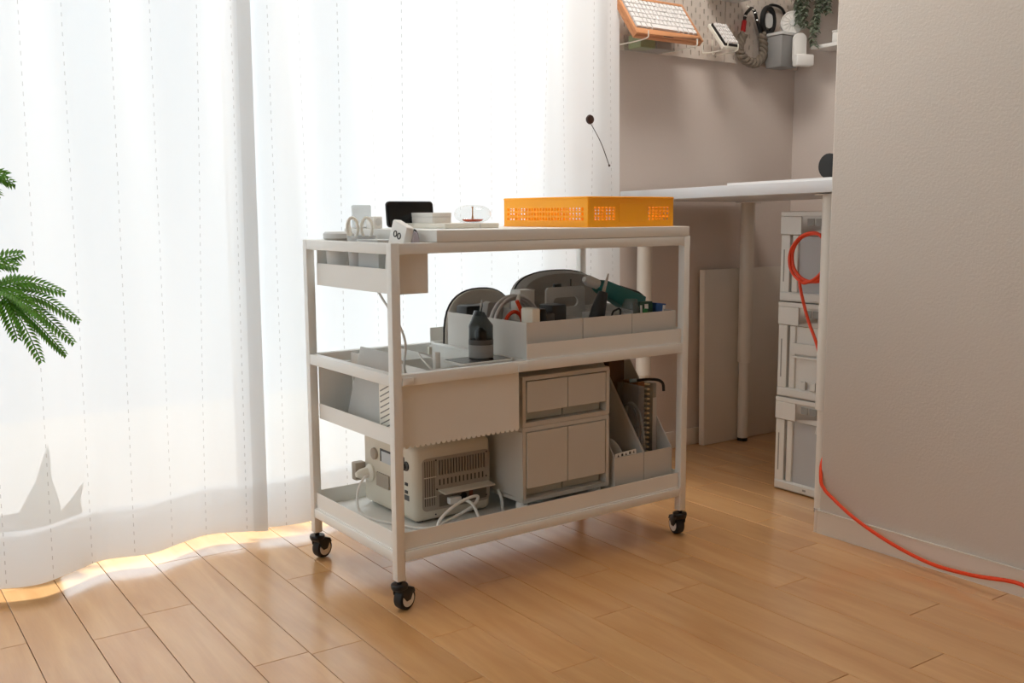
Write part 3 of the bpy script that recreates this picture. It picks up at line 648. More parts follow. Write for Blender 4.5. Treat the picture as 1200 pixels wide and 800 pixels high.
loft(MB(), [ring(0.0275, 0.0275, 0.0304), ring(0.0275, 0.0275, 0.072), ring(0.0265, 0.0268, 0.075), ring(0.005, 0.020, 0.104, -0.004, -0.5)]).build('clear_head', SMOKE, vc)
loft(MB(), [ring(0.012, 0.012, 0.0306), ring(0.012, 0.012, 0.060), ring(0.004, 0.004, 0.068)]).build('filter', BLACK, vc)
MB().lathe([(0.0279, 0.0303), (0.0279, 0.042), (0.0277, 0.042), (0.0277, 0.0303)], 32).build('seal_ring', DGREY, vc)
# leaning laptop stand: tilted back plate, low shelf
ls = tthing('laptop_stand', 'grey folding plate leaning back inside the deep bin', 'stand', 0.07, 0.2, dzf)
GR = mat('stand_grey', '#b9b8b4', 0.55, noise=0.06, nscale=400)
T_ = LP(415, 405, 0, 0.105); B_ = LP(402, 482, 0, 0.060)
MB().box(0, 0.005, -0.045, 0.135, 0.012, 0.176, TR(-0.012, 0, 0) @ RY(0.24)).build('back_plate', GR, ls, bevel=0.001)
MB().prism([(-0.10, 0.014), (0.135, 0.004), (0.135, 0.007), (-0.10, 0.017), (-0.115, 0.010), (-0.115, 0.007)], -0.040, -0.008, 'x').build('low_plate', CREAM, ls)
MB().box(-0.036, -0.012, -0.10, 0.10, 0.0, 0.0035).build('rubber_pad', BLACK, ls)
gb = tthing('grille_panel', 'pale perforated panel with slanted slots standing by the near post in the deep bin', 'panel', 0.033, 0.078, dzf)
MB().box(0.003, 0.018, -0.045, 0.053, 0, 0.118).build('panel_body', CREAM, gb, bevel=0.002)
for i in range(9):
    for j in range(2): MB().prism([(-0.004, -0.0013), (0.0, -0.0013), (0.0, 0.0013), (-0.004, 0.0013)], -0.022, 0.022, 'y', TR(0.0068, -0.020+0.046*j, 0.012+0.0122*i) @ RX(-0.40)).build('slot', mat('slot_grey', '#77746f', 0.6), gb)

# ------------------------------------------------------------------ three open boxes on the middle tray
BOXM = mat('box_grey', '#cfccc6', 0.5)
for xa, xb, lb in ((0.356, 0.521, 'first grey open box on the middle tier, holding the cable coil and power adapters'), (0.523, 0.677, 'middle grey open box on the middle tier, holding the white bracket and black screwdriver'), (0.679, 0.829, 'last grey open box on the middle tier, by the right post')):
    o = thing('open_box', lb, 'box', TW((xa+xb)/2, 0.188, 0.4878), TA, 'grey boxes on the middle tier')
    w_ = (xb-xa)/2
    MB().tray(-w_, w_, -0.165, 0.165, 0, 0.0985, 0.0018).build('box_walls', BOXM, o, smooth=0)
bz = 0.4902
def pouch(name, label, x, y, z, w, h, th, rz, tilt, body, mouth=0.0):
    o = tthing(name, label, 'pouch', x, y, z, rz)
    def outline(s): return [(w/2*s*(1 if math.cos(t) > 0 else -1)*abs(math.cos(t))**0.85, (h*s*max(0, math.sin(t))**0.55)) for t in [PI*k/20 for k in range(21)]]
    M = RX(tilt)
    rings = []
    for d, s in ((-th/2, 0.93), (-th/2*0.55, 0.99), (0, 1.0), (th/2*0.55, 0.99), (th/2, 0.93)): rings.append([M @ Vector((u, d, v)) for u, v in outline(s)])
    loft(MB(), rings).build('pouch_body', body, o)
    zl = [M @ Vector((u*1.003, 0, v*1.003)) for u, v in outline(1.0)]
    MB().tube(zl, 0.0026, 8).build('zip', BLACK, o); return o, M
TAUPE = mat('taupe_fabric', '#bdb4a8', 0.9, noise=0.1, nscale=300)
po, M = pouch('zip_pouch', 'open grey zip pouch with black edging and a red tag behind the first box', 0.470, 0.378, 0.4880, 0.230, 0.150, 0.024, 0.06, 0.0, TAUPE)
LOOP = mat('red_tag', '#b8452e', 0.6)
MB().tube([(-0.100+0.009*math.cos(t), -0.012, 0.045+0.013*math.sin(t)) for t in [2*PI*k/14 for k in range(14)]], 0.0017, 6, closed=True).build('red_tag', LOOP, po)
po2, M = pouch('zip_case', 'large grey zip case standing at the back of the middle tier', 0.660, 0.300, 0.5868, 0.285, 0.094, 0.055, 0.02, 0.0, MGREY)
MB().tube([(0.134*math.cos(t), -0.020, 0.088*max(0, math.sin(t))**0.55) for t in [PI*k/24 for k in range(3, 22)]], 0.0022, 6).build('seam', DGREY, po2)
cw = tthing('cable_coil', 'thick coil of grey-white cable standing in the first box', 'cable', 0.432, 0.178, bz)
pts = []
for k in range(6*24):
    t = 2*PI*k/24; R_ = 0.069-0.004*((k//24) % 3); pts.append((R_*math.cos(t)*0.95, -0.018+0.036*k/144, 0.075+R_*math.sin(t)))
MB().tube(pts, 0.0040, 8).build('loops', mat('cable_grey_white', '#c9c6c4', 0.45), cw)
MB().tube([(-0.01, -0.024, 0.09), (-0.004, -0.026, 0.136), (-0.001, -0.027, 0.15)], 0.006, 8, radii=[0.006, 0.0055, 0.003]).build('plug', CREAM, cw)
oc = tthing('orange_lead', 'bright orange lead looped in front of the cable coil', 'cable', 0.404, 0.126, bz)
MB().tube(spline([(-0.035, 0, 0.03), (-0.034, 0, 0.085), (-0.012, 0, 0.110), (0.012, 0, 0.100), (0.022, 0, 0.06), (0.022, 0, 0.02)], 6), 0.0046, 8).build('loop', CORD, oc)
MB().tube([(-0.008, -0.012, 0.138), (0.012, -0.012, 0.10), (0.026, -0.012, 0.05), (0.028, -0.012, 0.0)], 0.0045, 8).build('tail', CORD, oc)
sb = tthing('small_carton', 'small white carton behind the cable coil in the first box', 'box', 0.4965, 0.225, bz)
MB().box(-0.022, 0.022, -0.02, 0.02, 0, 0.150).build('carton', WHITE, sb, bevel=0.001); MB().box(-0.0225, 0.0225, -0.0205, 0.0205, 0.1505, 0.1525).build('flap', WHITE, sb)
gp = tthing('grey_pack', 'grey folded bag tucked between the open pouch and the cable coil', 'bag', 0.418, 0.255, bz)
MB().prism(rrect(0.05, 0.118, 0.01), -0.012, 0.012, 'y', TR(0, 0, 0.065) @ RY(0.2)).build('bag', mat('bag_grey', '#a19e9b', 0.8), gp, bevel=0.003)
blk = tthing('dark_organiser', 'black padded organiser inside the first box beside the open pouch', 'organiser', 0.395, 0.305, bz)
MB().box(-0.03, 0.05, -0.025, 0.025, 0, 0.115).build('body', BLACK, blk, bevel=0.006); MB().tube([(0.0, -0.027, 0.06), (0.012, -0.03, 0.128)], 0.0025, 6).build('pen', LGREY, blk)
bq = tthing('slotted_bracket', 'white flat bracket with a rounded slot standing in the middle box', 'bracket', 0.592, 0.175, bz)
outer = rrect(0.125, 0.158, 0.010, 4, 0, 0.079); inner = rrect(0.080, 0.024, 0.0118, 4, 0, 0.120)
def plate_hole(mb, outer, inner, a, b_):
    n_ = len(outer); V = []
    for y in (a, b_):
        V += [(u, y, w) for u, w in outer] + [(u, y, w) for u, w in inner]
    Fc = []
    for k in range(n_):
        k2 = (k+1) % n_
        for off in (0, 2*n_): Fc.append((off+k, off+k2, off+n_+k2, off+n_+k))
        Fc.append((k, k2, 2*n_+k2, 2*n_+k)); Fc.append((n_+k, n_+k2, 3*n_+k2, 3*n_+k))
    return mb.add(V, Fc)
plate_hole(MB(), outer, inner, -0.003, 0.003).build('plate', LGREY, bq)
ct = tthing('metal_clips', 'small black screw clips on top of the white bracket', 'clip', 0.585, 0.175, bz+0.1585)
MB().box(-0.03, -0.008, -0.003, 0.003, 0, 0.008).build('clip', BLACK, ct); MB().cyl((0.025, 0, 0), (0.025, 0, 0.018), 0.0018, 8).build('screw', DGREY, ct)
for i, (x, y, w_, d_, h_, mt2, lb) in enumerate(((0.462, 0.062, 0.022, 0.026, 0.130, BLACK, 'tall black power adapter at the right of the first box'), (0.434, 0.055, 0.013, 0.022, 0.112, DGREY, 'short dark grey adapter with a rounded top in the first box'), (0.411, 0.050, 0.009, 0.020, 0.124, BLACK, 'thin black charger between the ivory one and the dark grey adapter'), (0.388, 0.050, 0.012, 0.022, 0.126, IVORY, 'ivory charger at the near corner of the first box'))):
    o = tthing('power_adapter', lb, 'adapter', x, y, bz); MB().box(-w_, w_, -d_, d_, 0, h_).build('housing', mt2, o, bevel=0.004)
    MB().box(-w_*0.5, w_*0.5, -d_-0.0006, -d_+0.0002, 0.02, h_*0.6).build('label', DGREY if mt2 is not IVORY else LGREY, o)
ctr = tthing('screwdriver', 'black screwdriver with a bright bit leaning in the middle box', 'screwdriver', 0.585, 0.060, bz)
MB().tube([(-0.015, 0, 0.0), (0.000, 0, 0.05), (0.018, 0, 0.110), (0.032, 0, 0.150)], 0.012, 12, radii=[0.019, 0.023, 0.018, 0.012]).build('handle', BLACK, ctr)
MB().tube([(0.032, 0, 0.150), (0.040, 0, 0.172), (0.048, 0, 0.194)], 0.003, 8, radii=[0.0045, 0.004, 0.002]).build('bit', CHROME, ctr)
MB().tube([(0.02, -0.014, 0.098), (0.010, -0.016, 0.088), (0.006, -0.0165, 0.07)], 0.0016, 6).build('clip', DGREY, ctr)
TEAL = mat('teal_plastic', '#1f6a68', 0.45)
tc_ = tthing('teal_tool', 'teal power tool with grey nose lying across the middle box', 'power tool', 0.72, 0.125, 0.5885)
Mt = TR(0, 0, 0.034) @ RY(0.30)
MB().prism([(-0.075, 0.0), (-0.060, 0.026), (0.085, 0.020), (0.090, -0.02), (0.02, -0.026), (-0.06, -0.008)], -0.018, 0.018, 'y', Mt).build('body', TEAL, tc_, bevel=0.003)
MB().tube([(-0.118, 0, 0.012), (-0.105, 0, 0.012), (-0.072, 0, 0.011)], 0.01, 12, radii=[0.007, 0.014, 0.013], M=Mt).build('nose', LGREY, tc_)
MB().prism([(-0.005, 0.0255), (0.06, 0.027), (0.082, 0.0215), (0.02, 0.0225)], -0.012, 0.012, 'y', Mt).build('grip', BLACK, tc_)
gb2 = tthing('grey_block', 'grey plastic block under the teal power tool in the middle box', 'block', 0.640, 0.105, bz)
MB().box(-0.028, 0.030, -0.03, 0.03, 0, 0.0975).build('block', LGREY, gb2, bevel=0.003); MB().box(-0.02, 0.02, -0.0308, -0.0302, 0.06, 0.085).build('label', DGREY, gb2)
lp_ = tthing('black_strap', 'black strap loop sticking out at the front of the middle box', 'strap', 0.652, 0.050, bz)
MB().tube(spline([(-0.02, 0, 0.0), (-0.016, 0, 0.09), (0.0, 0, 0.106), (0.012, 0, 0.105), (0.010, 0, 0.08), (0.0, 0, 0.0)], 5), 0.0026, 6).build('loop', BLACK, lp_)
clr = tthing('clear_bag', 'crumpled clear plastic bag at the left of the last box', 'bag', 0.712, 0.066, bz)
random.seed(3)
loft(MB(), [[(q_[0]*(1+0.2*random.random()), q_[1]*(1+0.3*random.random()), q_[2]) for q_ in ring(rx, ry, z_)] for rx, ry, z_ in ((0.020, 0.020, 0), (0.023, 0.024, 0.05), (0.022, 0.021, 0.10), (0.014, 0.013, 0.128))]).build('film', FILM, clr)
GREEN = mat('deep_green', '#1f4a3a', 0.5); BLUE = mat('mid_blue', '#2c5a9a', 0.5)
gc = tthing('green_box', 'small dark green carton with white marks in the last box', 'box', 0.764, 0.070, bz)
MB().box(-0.022, 0.022, -0.012, 0.012, 0, 0.118, RX(-0.05)).build('carton', GREEN, gc); MB().box(-0.006, 0.006, -0.0135, -0.0125, 0.100, 0.112, RX(-0.05)).build('mark', WHITE, gc); MB().box(-0.0215, -0.015, -0.0135, -0.0125, 0.03, 0.11, RX(-0.05)).build('mark', WHITE, gc)
bc = tthing('blue_box', 'small tilted blue packet beside the green carton in the last box', 'packet', 0.806, 0.075, bz)
MB().box(-0.017, 0.017, -0.009, 0.009, 0.006, 0.112, RY(0.12)).build('packet', BLUE, bc); MB().box(0.006, 0.015, -0.0103, -0.0093, 0.09, 0.108, RY(0.12)).build('mark', WHITE, bc)
gcl = tthing('green_clip', 'tiny green clip lying at the front of the last box', 'clip', 0.739, 0.040, bz)
MB().box(-0.005, 0.005, -0.004, 0.004, 0, 0.104).build('clip', mat('clip_green', '#2f7a3c', 0.5), gcl, bevel=0.001)

# ------------------------------------------------------------------ bottom tier: power station
zt_ = 0.1316
PSM = mat('station_beige', '#cfc8b8', 0.5)
px0, px1, py0, py1, pz0, pz1 = 0.118, 0.328, 0.126, 0.372, 0.006, 0.182
ps = tthing('power_station', 'beige portable power station with vents and screen on the bottom tier', 'power station', (px0+px1)/2, (py0+py1)/2, zt_)
ox_, oy_ = (px0+px1)/2, (py0+py1)/2
def pl_(px_, py_, ax, v):
    q = LP(px_, py_, ax, v); return (q.x-ox_, q.y-oy_, q.z-zt_)
hx, hy = (px1-px0)/2, (py1-py0)/2
MB().box(-hx, hx, -hy, hy, pz0, pz1).build('body', PSM, ps, bevel=0.016, seg=4)
for s in (-1, 1):
    for t in (-1, 1): MB().lathe([(0.009, 0), (0.01, 0.0062)], 12, TR(s*(hx-0.03), t*(hy-0.03), 0)).build('foot', RUBBER, ps)
DB = mat('station_brown', '#a3988a', 0.5)
def onx(a, b_, c, d, t0=0.0, t1=0.002):     # rectangle on the end face from pixels (left, top, right, bottom)
    q1 = pl_(a, b_, 0, px0); q2 = pl_(c, d, 0, px0); return MB().box(-hx-t1, -hx-t0, min(q1[1], q2[1]), max(q1[1], q2[1]), min(q1[2], q2[2]), max(q1[2], q2[2]))
scr = onx(446, 525, 474, 551).build('screen', mat('lcd_frame', '#2e3034', 0.2), ps)
q = pl_(448, 528, 0, px0); MB().box(-hx-0.0028, -hx-0.0021, q[1]-0.07, q[1], q[2]-0.026, q[2]).build('display', mat('lcd', '#b9c0c4', 0.25), scr)
q = pl_(439.5, 531, 0, px0); MB().lathe([(0.014, 0), (0.014, 0.006), (0.010, 0.008), (0, 0.008)], 24, TR(-hx+0.0005, q[1], q[2]) @ RY(-PI/2)).build('knob', DB, ps)
oc_ = onx(442.5, 552, 457, 574, 0.0, 0.004).build('socket_cover', DB, ps)
q = pl_(435, 553, 0, px0); px_ = MB().lathe([(0.021, 0), (0.021, 0.005), (0.014, 0.012), (0.012, 0.028), (0.006, 0.040), (0.0, 0.040)], 20, TR(-hx-0.0003, q[1], q[2]) @ RY(-PI/2)).build('plug', CREAM, ps)
MB().box(-hx-0.030, -hx-0.002, q[1]+0.022, q[1]+0.045, q[2]-0.022, q[2]+0.022).build('socket_lid', DB, ps, bevel=0.003)
q = pl_(476.5, 546, 0, px0); MB().lathe([(0.011, 0), (0.011, 0.003), (0.006, 0.003), (0.006, 0.001), (0, 0.001)], 20, TR(-hx-0.0002, q[1], q[2]) @ RY(-PI/2)).build('round_port', BLACK, ps)
for yy in (567, 576): q = pl_(476.5, yy, 0, px0); MB().box(-hx-0.0015, -hx, q[1]-0.006, q[1]+0.006, q[2]-0.0035, q[2]+0.0035).build('usb_port', BLACK, ps)
q = pl_(477, 583, 0, px0); MB().box(-hx-0.0012, -hx, q[1]-0.010, q[1]+0.010, q[2]-0.006, q[2]+0.006).build('rating_label', DGREY, ps)
def onf(a, b_, c, d, t0=-0.0005, t1=0.002):     # rectangle on the front face from pixels
    q1 = pl_(a, b_, 1, py0); q2 = pl_(c, d, 1, py0); return (min(q1[0], q2[0]), max(q1[0], q2[0]), -hy-t1, -hy-t0, min(q1[2], q2[2]), max(q1[2], q2[2]))
VENT = mat('vent_dark', '#3a332b', 0.7)
F0 = pl_(496, 532, 1, py0); F1 = pl_(574, 597, 1, py0)
gx0, gx1, gz0, gz1 = -hx+0.020, hx-0.006, 0.030, 0.152
pan = MB().prism(rrect(gx1-gx0, gz1-gz0, 0.012, 4, (gx0+gx1)/2, (gz0+gz1)/2), -hy-0.0015, -hy+0.004, 'y').build('vent_panel', DB, ps)
ux0, ux1 = gx0+0.040, gx1-0.014
nsl = 17
MB().box(ux0, ux1, -hy-0.0020, -hy-0.0016, gz1-0.042, gz1-0.008).build('vent_recess', VENT, ps)
for i in range(nsl+1):
    x = ux0+(ux1-ux0)*i/nsl; MB().box(x-0.0015, x+0.0015, -hy-0.0055, -hy-0.0021, gz1-0.043, gz1-0.007).build('vent_slat', DB, pan)
for i in range(12):
    x = ux0+0.006+(ux1-ux0-0.012)*i/11; MB().box(x-0.0018, x+0.0018, -hy-0.0021, -hy-0.0016, gz1-0.066, gz1-0.052).build('vent_slot', VENT, pan)
for i in range(5):
    x = gx0+0.007+0.006*i; MB().box(x-0.0009, x+0.0009, -hy-0.0021, -hy-0.0016, gz0+0.012, gz1-0.006).build('vent_slot', VENT, pan)
for z in (0.062, 0.108): MB().box(gx0+0.004, gx0+0.036, -hy-0.0028, -hy-0.0016, z-0.001, z+0.001).build('vent_rib', PSM, pan)
for x, z in ((ux0-0.004, gz1-0.006), (ux1+0.005, gz1-0.006), (ux0-0.002, gz1-0.074), (ux1+0.004, gz1-0.064), (ux1+0.004, gz0+0.012), (ux0-0.006, gz0-0.010)): MB().lathe([(0.002, 0), (0.002, 0.001), (0, 0.001)], 10, TR(x, -hy-0.0016, z) @ RX(PI/2)).build('screw', BLACK, pan)
MB().box(ux0+0.004, ux1+0.004, -hy-0.0022, -hy-0.0016, gz0+0.006, gz0+0.034).build('inlet_recess', mat('inlet_brown', '#6e6356', 0.6), pan)
MB().prism([(-hy-0.030, gz0+0.040), (-hy-0.030, gz0+0.043), (-hy-0.0016, gz0+0.046), (-hy-0.0016, gz0+0.043)], ux0+0.002, ux1+0.010, 'x').build('flap', PSM, pan)
q = ((ux0+ux1)/2+0.002)
MB().lathe([(0.008, 0), (0.008, 0.003), (0, 0.003)], 16, TR(q+0.002, -hy-0.0022, gz0+0.022) @ RX(PI/2)).build('inlet', BLACK, pan)
MB().box(q+0.018, q+0.028, -hy-0.003, -hy-0.0022, gz0+0.018, gz0+0.030).build('inlet', mat('inlet_red', '#7a4632', 0.6), pan)
MB().box(q-0.044, q-0.012, -hy-0.018, -hy-0.0024, gz0+0.010, gz0+0.026).build('mains_plug', WHITE, pan, bevel=0.003)
# station cords
def lw(pts): return [TW(*v) for v in pts]
wc = MB().tube(spline(lw([(0.077, 0.262, 0.228), (0.062, 0.262, 0.223), (0.050, 0.27, 0.19), (0.050, 0.265, 0.150), (0.065, 0.225, 0.1352), (0.09, 0.16, 0.1352), (0.115, 0.105, 0.1352), (0.15, 0.085, 0.1352), (0.25, 0.07, 0.1352), (0.31, 0.06, 0.1352)]), 6), 0.0032, 8).build('white_power_cord', WHITE)
tag(wc, 'white cord curving from the power station end plug to the tray floor', 'cord')
wc2 = MB().tube(spline(lw([(0.236, 0.106, 0.180), (0.246, 0.085, 0.172), (0.250, 0.070, 0.150), (0.247, 0.060, 0.138), (0.21, 0.048, 0.1355), (0.15, 0.05, 0.1355), (0.125, 0.040, 0.150), (0.135, 0.042, 0.170), (0.18, 0.055, 0.188), (0.235, 0.075, 0.192), (0.262, 0.085, 0.186), (0.25, 0.09, 0.165), (0.20, 0.09, 0.148), (0.15, 0.068, 0.1425), (0.16, 0.030, 0.1358), (0.24, 0.035, 0.1358), (0.33, 0.06, 0.1358), (0.342, 0.10, 0.137), (0.343, 0.105, 0.16), (0.336, 0.11, 0.185)]), 6), 0.0036, 8).build('white_mains_lead', WHITE)
tag(wc2, 'thick white mains lead looped in front of the power station vents', 'cord')

# ------------------------------------------------------------------ drawer units and file boxes on the bottom tier
DRW = mat('drawer_beige', '#c2beb5', 0.5); DRI = mat('drawer_inner', '#b9b8ac', 0.5)
def drawers(name, label, x, y, z, h, feet):
    o = tthing(name, label, 'drawers', x, y, z, 0, 'stacked drawer units'); w_, D = 0.1315, 0.355; f0 = 0.034 if feet else 0
    t = 0.010
    b_ = MB().box(-w_, w_, 0, D, f0, f0+t).box(-w_, w_, 0, D, f0+h-t, f0+h).box(-w_, -w_+t, 0, D, f0+t, f0+h-t).box(w_-t, w_, 0, D, f0+t, f0+h-t).box(-w_+t, w_-t, D-0.003, D, f0+t, f0+h-t)
    b_.build('shell', DRW, o, bevel=0.0012, seg=1)
    for s in (-1, 1):
        a, c = (-w_+t+0.0015, -0.0008) if s < 0 else (0.0008, w_-t-0.0035)
        d = MB().box(a, c, -0.002, 0.003, f0+t+0.024, f0+h-t-0.002).build('drawer_front', DRW, o, bevel=0.0008, seg=1)
        MB().tray(a+0.001, c-0.001, 0.020, D-0.02, f0+t+0.002, f0+h-t-0.006, 0.002).box(a+0.001, c-0.001, 0.003, 0.020, f0+t+0.030, f0+t+0.032).build('drawer_box', DRI, d, smooth=0)
    if feet:
        for sx in (-1, 1):
            for yy in (0.03, D-0.03): MB().lathe([(0.013, 0), (0.015, 0.004), (0.015, 0.026), (0.010, 0.034)], 16, TR(sx*(w_-0.02), yy, 0)).build('foot', WHITE, o)
    return o
drawers('drawer_unit', 'taller beige two-drawer unit standing on the bottom tier', 0.482, 0.031, zt_, 0.178, True)
drawers('drawer_unit', 'shallower beige two-drawer unit stacked under the middle tier', 0.482, 0.031, zt_+0.034+0.1785, 0.118, False)
FB = mat('file_grey', '#c6c2ba', 0.5)
def filebox(x, label):
    o = tthing('file_box', label, 'file box', x, 0.030, zt_, 0, 'slanted file boxes'); w_ = 0.0492; H_, D = 0.318, 0.276
    side = [(0, 0), (D, 0), (D, H_), (0.165, H_), (0, 0.10)]
    b_ = MB().prism(side, -w_, -w_+0.002, 'x').prism(side, w_-0.002, w_, 'x').box(-w_+0.002, w_-0.002, 0, 0.002, 0, 0.10).box(-w_+0.002, w_-0.002, D-0.002, D, 0, H_).box(-w_+0.002, w_-0.002, 0.002, D-0.002, 0, 0.002)
    b_.build('box_walls', FB, o, smooth=0); return o
filebox(0.6805, 'slanted grey file box next to the drawers on the bottom tier')
filebox(0.7805, 'slanted grey file box next to the right post on the bottom tier')
fz = zt_+0.0022
pk = tthing('round_plate', 'white round dish standing in the file box next to the drawers', 'dish', 0.672, 0.103, fz, 0)
MB().lathe([(0.0, 0.0), (0.045, 0.0), (0.062, 0.006), (0.064, 0.008), (0.044, 0.003), (0.0, 0.003)], 32, TR(-0.004, 0, 0.066) @ RY(PI/2)).build('dish', LGREY, pk)
for k in range(3): MB().box(0.0040, 0.0050, -0.03, 0.02, 0.075+0.008*k, 0.0775+0.008*k).build('line_mark', DGREY, pk)
cdp = tthing('card_strip', 'white card with small dark marks in the file box next to the drawers', 'card', 0.684, 0.0345, fz)
MB().box(-0.040, 0.030, 0, 0.0012, 0.0, 0.108, RY(-0.06)).build('card', WHITE, cdp)
for k in range(5):
    xk = -0.030+0.013*k; MB().prism([(xk-0.003, 0.099), (xk+0.003, 0.099), (xk+(0.003 if k % 2 else 0), 0.1055), (xk-(0.003 if k % 2 else 0), 0.1055)][:4], -0.0006, -0.0001, 'y', RY(-0.06)).build('mark', DGREY, cdp)
BROWN = mat('brown_card', '#5a3c22', 0.7); KRAFT = mat('kraft_cover', '#8a5d33', 0.7)
nb = tthing('brown_notebook', 'brown notebook with a cream ring binding in the file box next to the right post', 'notebook', 0.793, 0.100, fz)
MB().box(-0.018, 0.004, 0, 0.06, 0, 0.262).build('cover', KRAFT, nb, bevel=0.001)
for k in range(20): MB().tube([(0.0105+0.006*math.cos(t), -0.002+0.006*math.sin(t), 0.012+0.0128*k) for t in [2*PI*j/8 for j in range(8)]], 0.0022, 5, closed=True).build('ring', mat('ring_cream', '#ead8b2', 0.5), nb)
nb2 = tthing('grey_folder', 'grey folder standing against the right wall of the last file box', 'folder', 0.8185, 0.085, fz)
MB().box(-0.006, 0.007, 0, 0.08, 0, 0.258).build('folder', mat('folder_grey', '#9b9b95', 0.7), nb2, bevel=0.001); MB().box(-0.0065, 0.0075, -0.0012, -0.0002, 0.03, 0.22).build('spine_strip', LGREY, nb2)
fo2 = tthing('brown_folder', 'dark brown folder standing tall at the back of the last file box', 'folder', 0.785, 0.175, fz)
MB().box(-0.045, 0.010, 0, 0.08, 0, 0.335).build('folder', BROWN, fo2, bevel=0.001); MB().box(0.0102, 0.0112, 0, 0.08, 0, 0.338).build('divider', CREAM, fo2)
for i, (x, y, h_, lb) in enumerate(((0.743, 0.095, 0.262, 'clear plastic sleeve with cables standing by the left wall of the last file box'), (0.763, 0.105, 0.255, 'clear plastic bag with clear tubing in the last file box'))):
    o = tthing('clear_sleeve', lb, 'bag', x, y, fz); b_ = MB(); random.seed(20+i)
    loft(b_, [[(q_[0], q_[1], q_[2]) for q_ in ring(0.007*(0.7+0.5*random.random()), 0.05, z_)] for z_ in (0, 0.06, 0.12, 0.18, 0.23, h_)]); b_.build('film', FILM, o)
    MB().tube(spline([(0, -0.03, 0.02), (0.002, -0.04, 0.10), (0, -0.02, 0.19), (-0.002, 0.02, 0.2), (0, 0.03, 0.08)], 5), 0.0035, 6).build('tubing', LGREY if i else DGREY, o)
hk = tthing('black_cable_end', 'black curved cable end hooked over the notebooks in the last file box', 'cable', 0.806, 0.088, fz)
MB().tube(spline([(-0.030, 0.02, 0.2665), (-0.012, 0.0, 0.270), (0.012, -0.014, 0.268), (0.027, -0.018, 0.258), (0.030, -0.019, 0.238)], 5), 0.004, 8).build('cable', BLACK, hk)
MB().tube([(-0.045, 0.03, 0.2655), (-0.030, 0.02, 0.2665)], 0.005, 8).build('blue_sleeve', mat('pale_blue', '#8fa9b8', 0.5), hk)
# ------------------------------------------------------------------ pegboards on the back wall
PEG = mat('pegboard_cream', '#d3c8bd', 0.6)
def pegboard(label, x0, x1, z0, z1):
    o = thing('pegboard', label, 'pegboard', ((x0+x1)/2, YB-0.008, z0), 0, 'pegboards over the desk'); cx = (x0+x1)/2
    mb = MB(); th = 0.005; yF = -0.010; pit = 0.02; sw, sh = 0.0048, 0.0150
    nx = int((x1-x0-0.02)/pit); ma = ((x1-x0)-nx*pit)/2
    H_ = z1-z0; nz = int(H_/0.04)
    mb.box(x0-cx, x0-cx+ma, yF, yF+th, 0, H_); mb.box(x1-cx-ma, x1-cx, yF, yF+th, 0, H_)
    for i in range(nx):
        a = x0-cx+ma+i*pit; b_ = a+pit; c = (a+b_)/2; off = 0.012 if i % 2 else 0.032
        zs = [k for k in (off+0.04*j for j in range(-1, nz+1)) if 0.004 < k and k+sh < H_-0.004]
        # side strips full height, then bridges between slots
        V = []; Fc = []
        def quadbox(xa, xb, za, zb, left, right, bot, top):
            o_ = len(V)
            V.extend([(xa, yF, za), (xb, yF, za), (xb, yF, zb), (xa, yF, zb), (xa, yF+th, za), (xb, yF+th, za), (xb, yF+th, zb), (xa, yF+th, zb)])
            Fc.append((o_, o_+1, o_+2, o_+3)); Fc.append((o_+4, o_+7, o_+6, o_+5))
            if left: Fc.append((o_, o_+3, o_+7, o_+4))
            if right: Fc.append((o_+1, o_+5, o_+6, o_+2))
            if bot: Fc.append((o_, o_+4, o_+5, o_+1))
            if top: Fc.append((o_+3, o_+2, o_+6, o_+7))
        quadbox(a, c-sw/2, 0, H_, False, True, True, True); quadbox(c+sw/2, b_, 0, H_, True, False, True, True)
        prev = 0
        for k in zs: quadbox(c-sw/2, c+sw/2, prev, k, False, False, prev == 0, True); prev = k+sh
        quadbox(c-sw/2, c+sw/2, prev, H_, False, False, True, True)
        mb.add(V, Fc)
    mb.build('board', PEG, o, smooth=0)
    for sx in (x0-cx+0.03, x1-cx-0.03):
        for zz in (0.03, H_-0.03): MB().lathe([(0.005, 0), (0.005, 0.013), (0, 0.013)], 10, TR(sx, 0.008, zz) @ RX(PI/2)).build('spacer', WHITE, o)
    return o
PZ = 1.352
pegboard('cream pegboard holding the wooden keyboard tray, next to the curtain', 2.115, 2.640, PZ, PZ+0.56)
pegboard('cream pegboard holding the braided strap and grey bin, in the alcove corner', 2.643, 3.030, PZ, PZ+0.56)
PGY = YB-0.0185      # front face of the boards
KEY = mat('key_white', '#e2dfdd', 0.45); WOODT = mat('keyboard_wood', '#c68a5e', 0.5, noise=0.12, nscale=6, stretch=(2, 30, 30))
def hooks(o, xs, z, dep, mt_=CREAM):
    for x in xs: MB().tube(spline([(x, dep, z+0.045), (x, dep, z+0.002), (x, dep-0.006, z-0.004), (x, 0.02, z-0.001), (x, 0.004, z+0.004), (x, 0.0, z+0.018)], 4), 0.0022, 6).build('hook', mt_, o)
